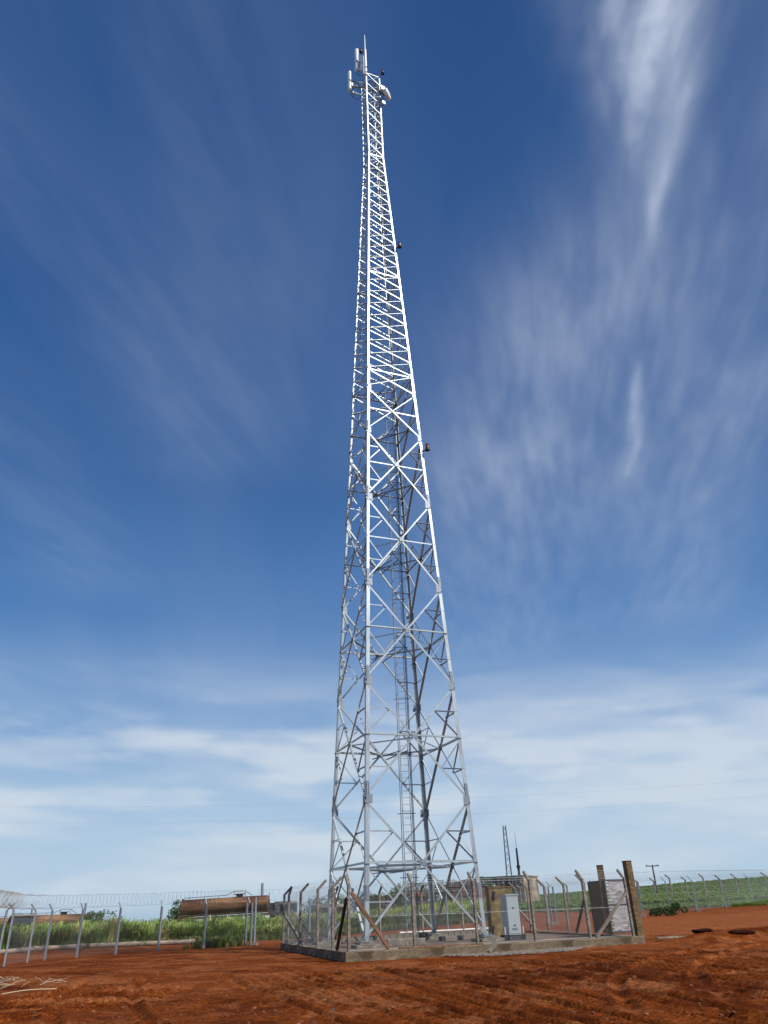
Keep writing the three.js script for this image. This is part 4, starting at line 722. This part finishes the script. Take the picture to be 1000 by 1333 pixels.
// ---------------------------------------------------------------- loose things on the earth
{
  const R = rng(400), lump = (seed) => { const g = new THREE.IcosahedronGeometry(1, 1), p = g.attributes.position; for (let i = 0; i < p.count; i++) { const v = new THREE.Vector3().fromBufferAttribute(p, i), k = 0.7 + 0.6 * fbm(v.x * 1.7 + seed, v.y * 1.7 + v.z * 2.3, 2); p.setXYZ(i, v.x * k, v.y * k * 0.7, v.z * k); } g.computeVertexNormals(); return g; };
  scatter('dirt_clods', lump(2), M.clod, 5200, () => {
    const d = 10.5 + 32 * Math.pow(R(), 1.3), x = (R() - 0.5) * (d * 1.25 + 3); if (fbm(x * 0.6 + 50, d * 0.6, 3) < 0.47 && R() < 0.85) return null;
    if (d > 31 && x > -6 && x < 11) return null;
    const s = 0.012 + 0.035 * Math.pow(R(), 3); return { pos: V(x, ground(x, d) + s * 0.2, d), ry: R() * 6.28, rx: R(), s: [s, s * 0.8, s * (0.8 + 0.5 * R())], c: ((k) => (k > 0.95 ? [1.7, 2.0, 2.1] : [0.6 + 0.5 * k, 0.6 + 0.5 * k, 0.6 + 0.5 * k]))(R()) };
  }, 'small clods scattered over the red earth', 'clods');
  const dirF = V(P1[0] - P0[0], 0, P1[1] - P0[1]).normalize();
  scatter('gravel', lump(7), M.gravel, 4200, () => {
    const t = 0.28 + 0.5 * R(), p = along(P0, P1, t), off = 0.13 + 1.5 * Math.pow(R(), 1.6) * sstep(0.26, 0.42, t) * sstep(0.8, 0.62, t); p.add(new THREE.Vector3(dirF.z * -off, 0, dirF.x * off));
    const x = p.x, d = -p.z, s = 0.018 + 0.03 * R(); return { pos: V(x, ground(x, d) + s * 0.3, d), ry: R() * 6.28, rx: R() * 3, s: [s, s * 0.8, s * 1.1], c: ((k) => [k, k, k])(0.6 + 0.7 * R()) };
  }, 'grey gravel spilled along the front wall', 'gravel');
  // two lumps by the track, their dark colour painted in for shaded hollows
  for (const [x, d, w, l] of [[13.1, 36.6, 0.8, 'flat dark lump painted in for a shaded hollow on the bare earth'], [14.6, 36.4, 1.0, 'larger dark lump painted in for a shaded hollow beside the flat one']]) { const m = solo('shade_lump', lump(w * 9).scale(w * 0.6, 0.15, 0.3), M.soilShade, l, 'soil', undefined, V(x, ground(x, d) + 0.02, d)); m.rotation.y = -0.1; }
  const rk = solo('dark_stone', lump(5).scale(0.05, 0.06, 0.05), M.dark, 'single small dark stone lying on the red earth in front of the tower', 'stone', undefined, V(-1.35, ground(-1.35, 17.0) + 0.03, 17.0));
  const pl = solo('pale_board', post(1.5, 0.05, 0.3), M.cream, 'pale broken board lying on the earth by the gate column', 'board', undefined, V(11.9, ground(11.9, 37.1) + 0.06, 37.1)); pl.rotation.y = 0.2;
  const sp = [[-0.9, 50.9], [11.2, 54]];
  // brush pile
  const pile = thing('brush_pile', 'pile of dry pale sticks and straw on the red bank', 'sticks', V(-11.9, ground(-11.9, 25.4), 25.4)), stickG = [];
  for (let k = 0; k < 110; k++) { const a = R() * 6.28, r = 1.6 * R(), c = new THREE.Vector3(Math.cos(a) * r * 1.1, 0.03 + 0.22 * R() * (1 - r / 1.7), Math.sin(a) * r * 1.2), b = R() * 6.28, L = 0.25 + 0.6 * R() * R(), e = new THREE.Vector3(Math.cos(b) * L / 2, (R() - 0.4) * 0.16, Math.sin(b) * L / 2), bend = c.clone().add(new THREE.Vector3((R() - 0.5) * 0.12, 0.04 * R(), (R() - 0.5) * 0.12)); const tube = new THREE.TubeGeometry(new THREE.QuadraticBezierCurve3(c.clone().sub(e), bend, c.clone().add(e)), 5, 0.004 + 0.008 * R() * R(), 5); mesh('stick', tube, k % 3 ? M.straw : M.rustPole, pile); }
  const straw = solo('dry_branch', new THREE.TubeGeometry(new THREE.CatmullRomCurve3([V(-10.4, ground(-10.4, 22.5) + 0.03, 22.5), V(-9.9, ground(-9.9, 22.8) + 0.07, 22.8), V(-9.3, ground(-9.3, 23.3) + 0.05, 23.3)]), 10, 0.014, 6), M.straw, 'single pale dry branch lying apart from the brush pile', 'branch');
}
renderer.render(scene, camera);
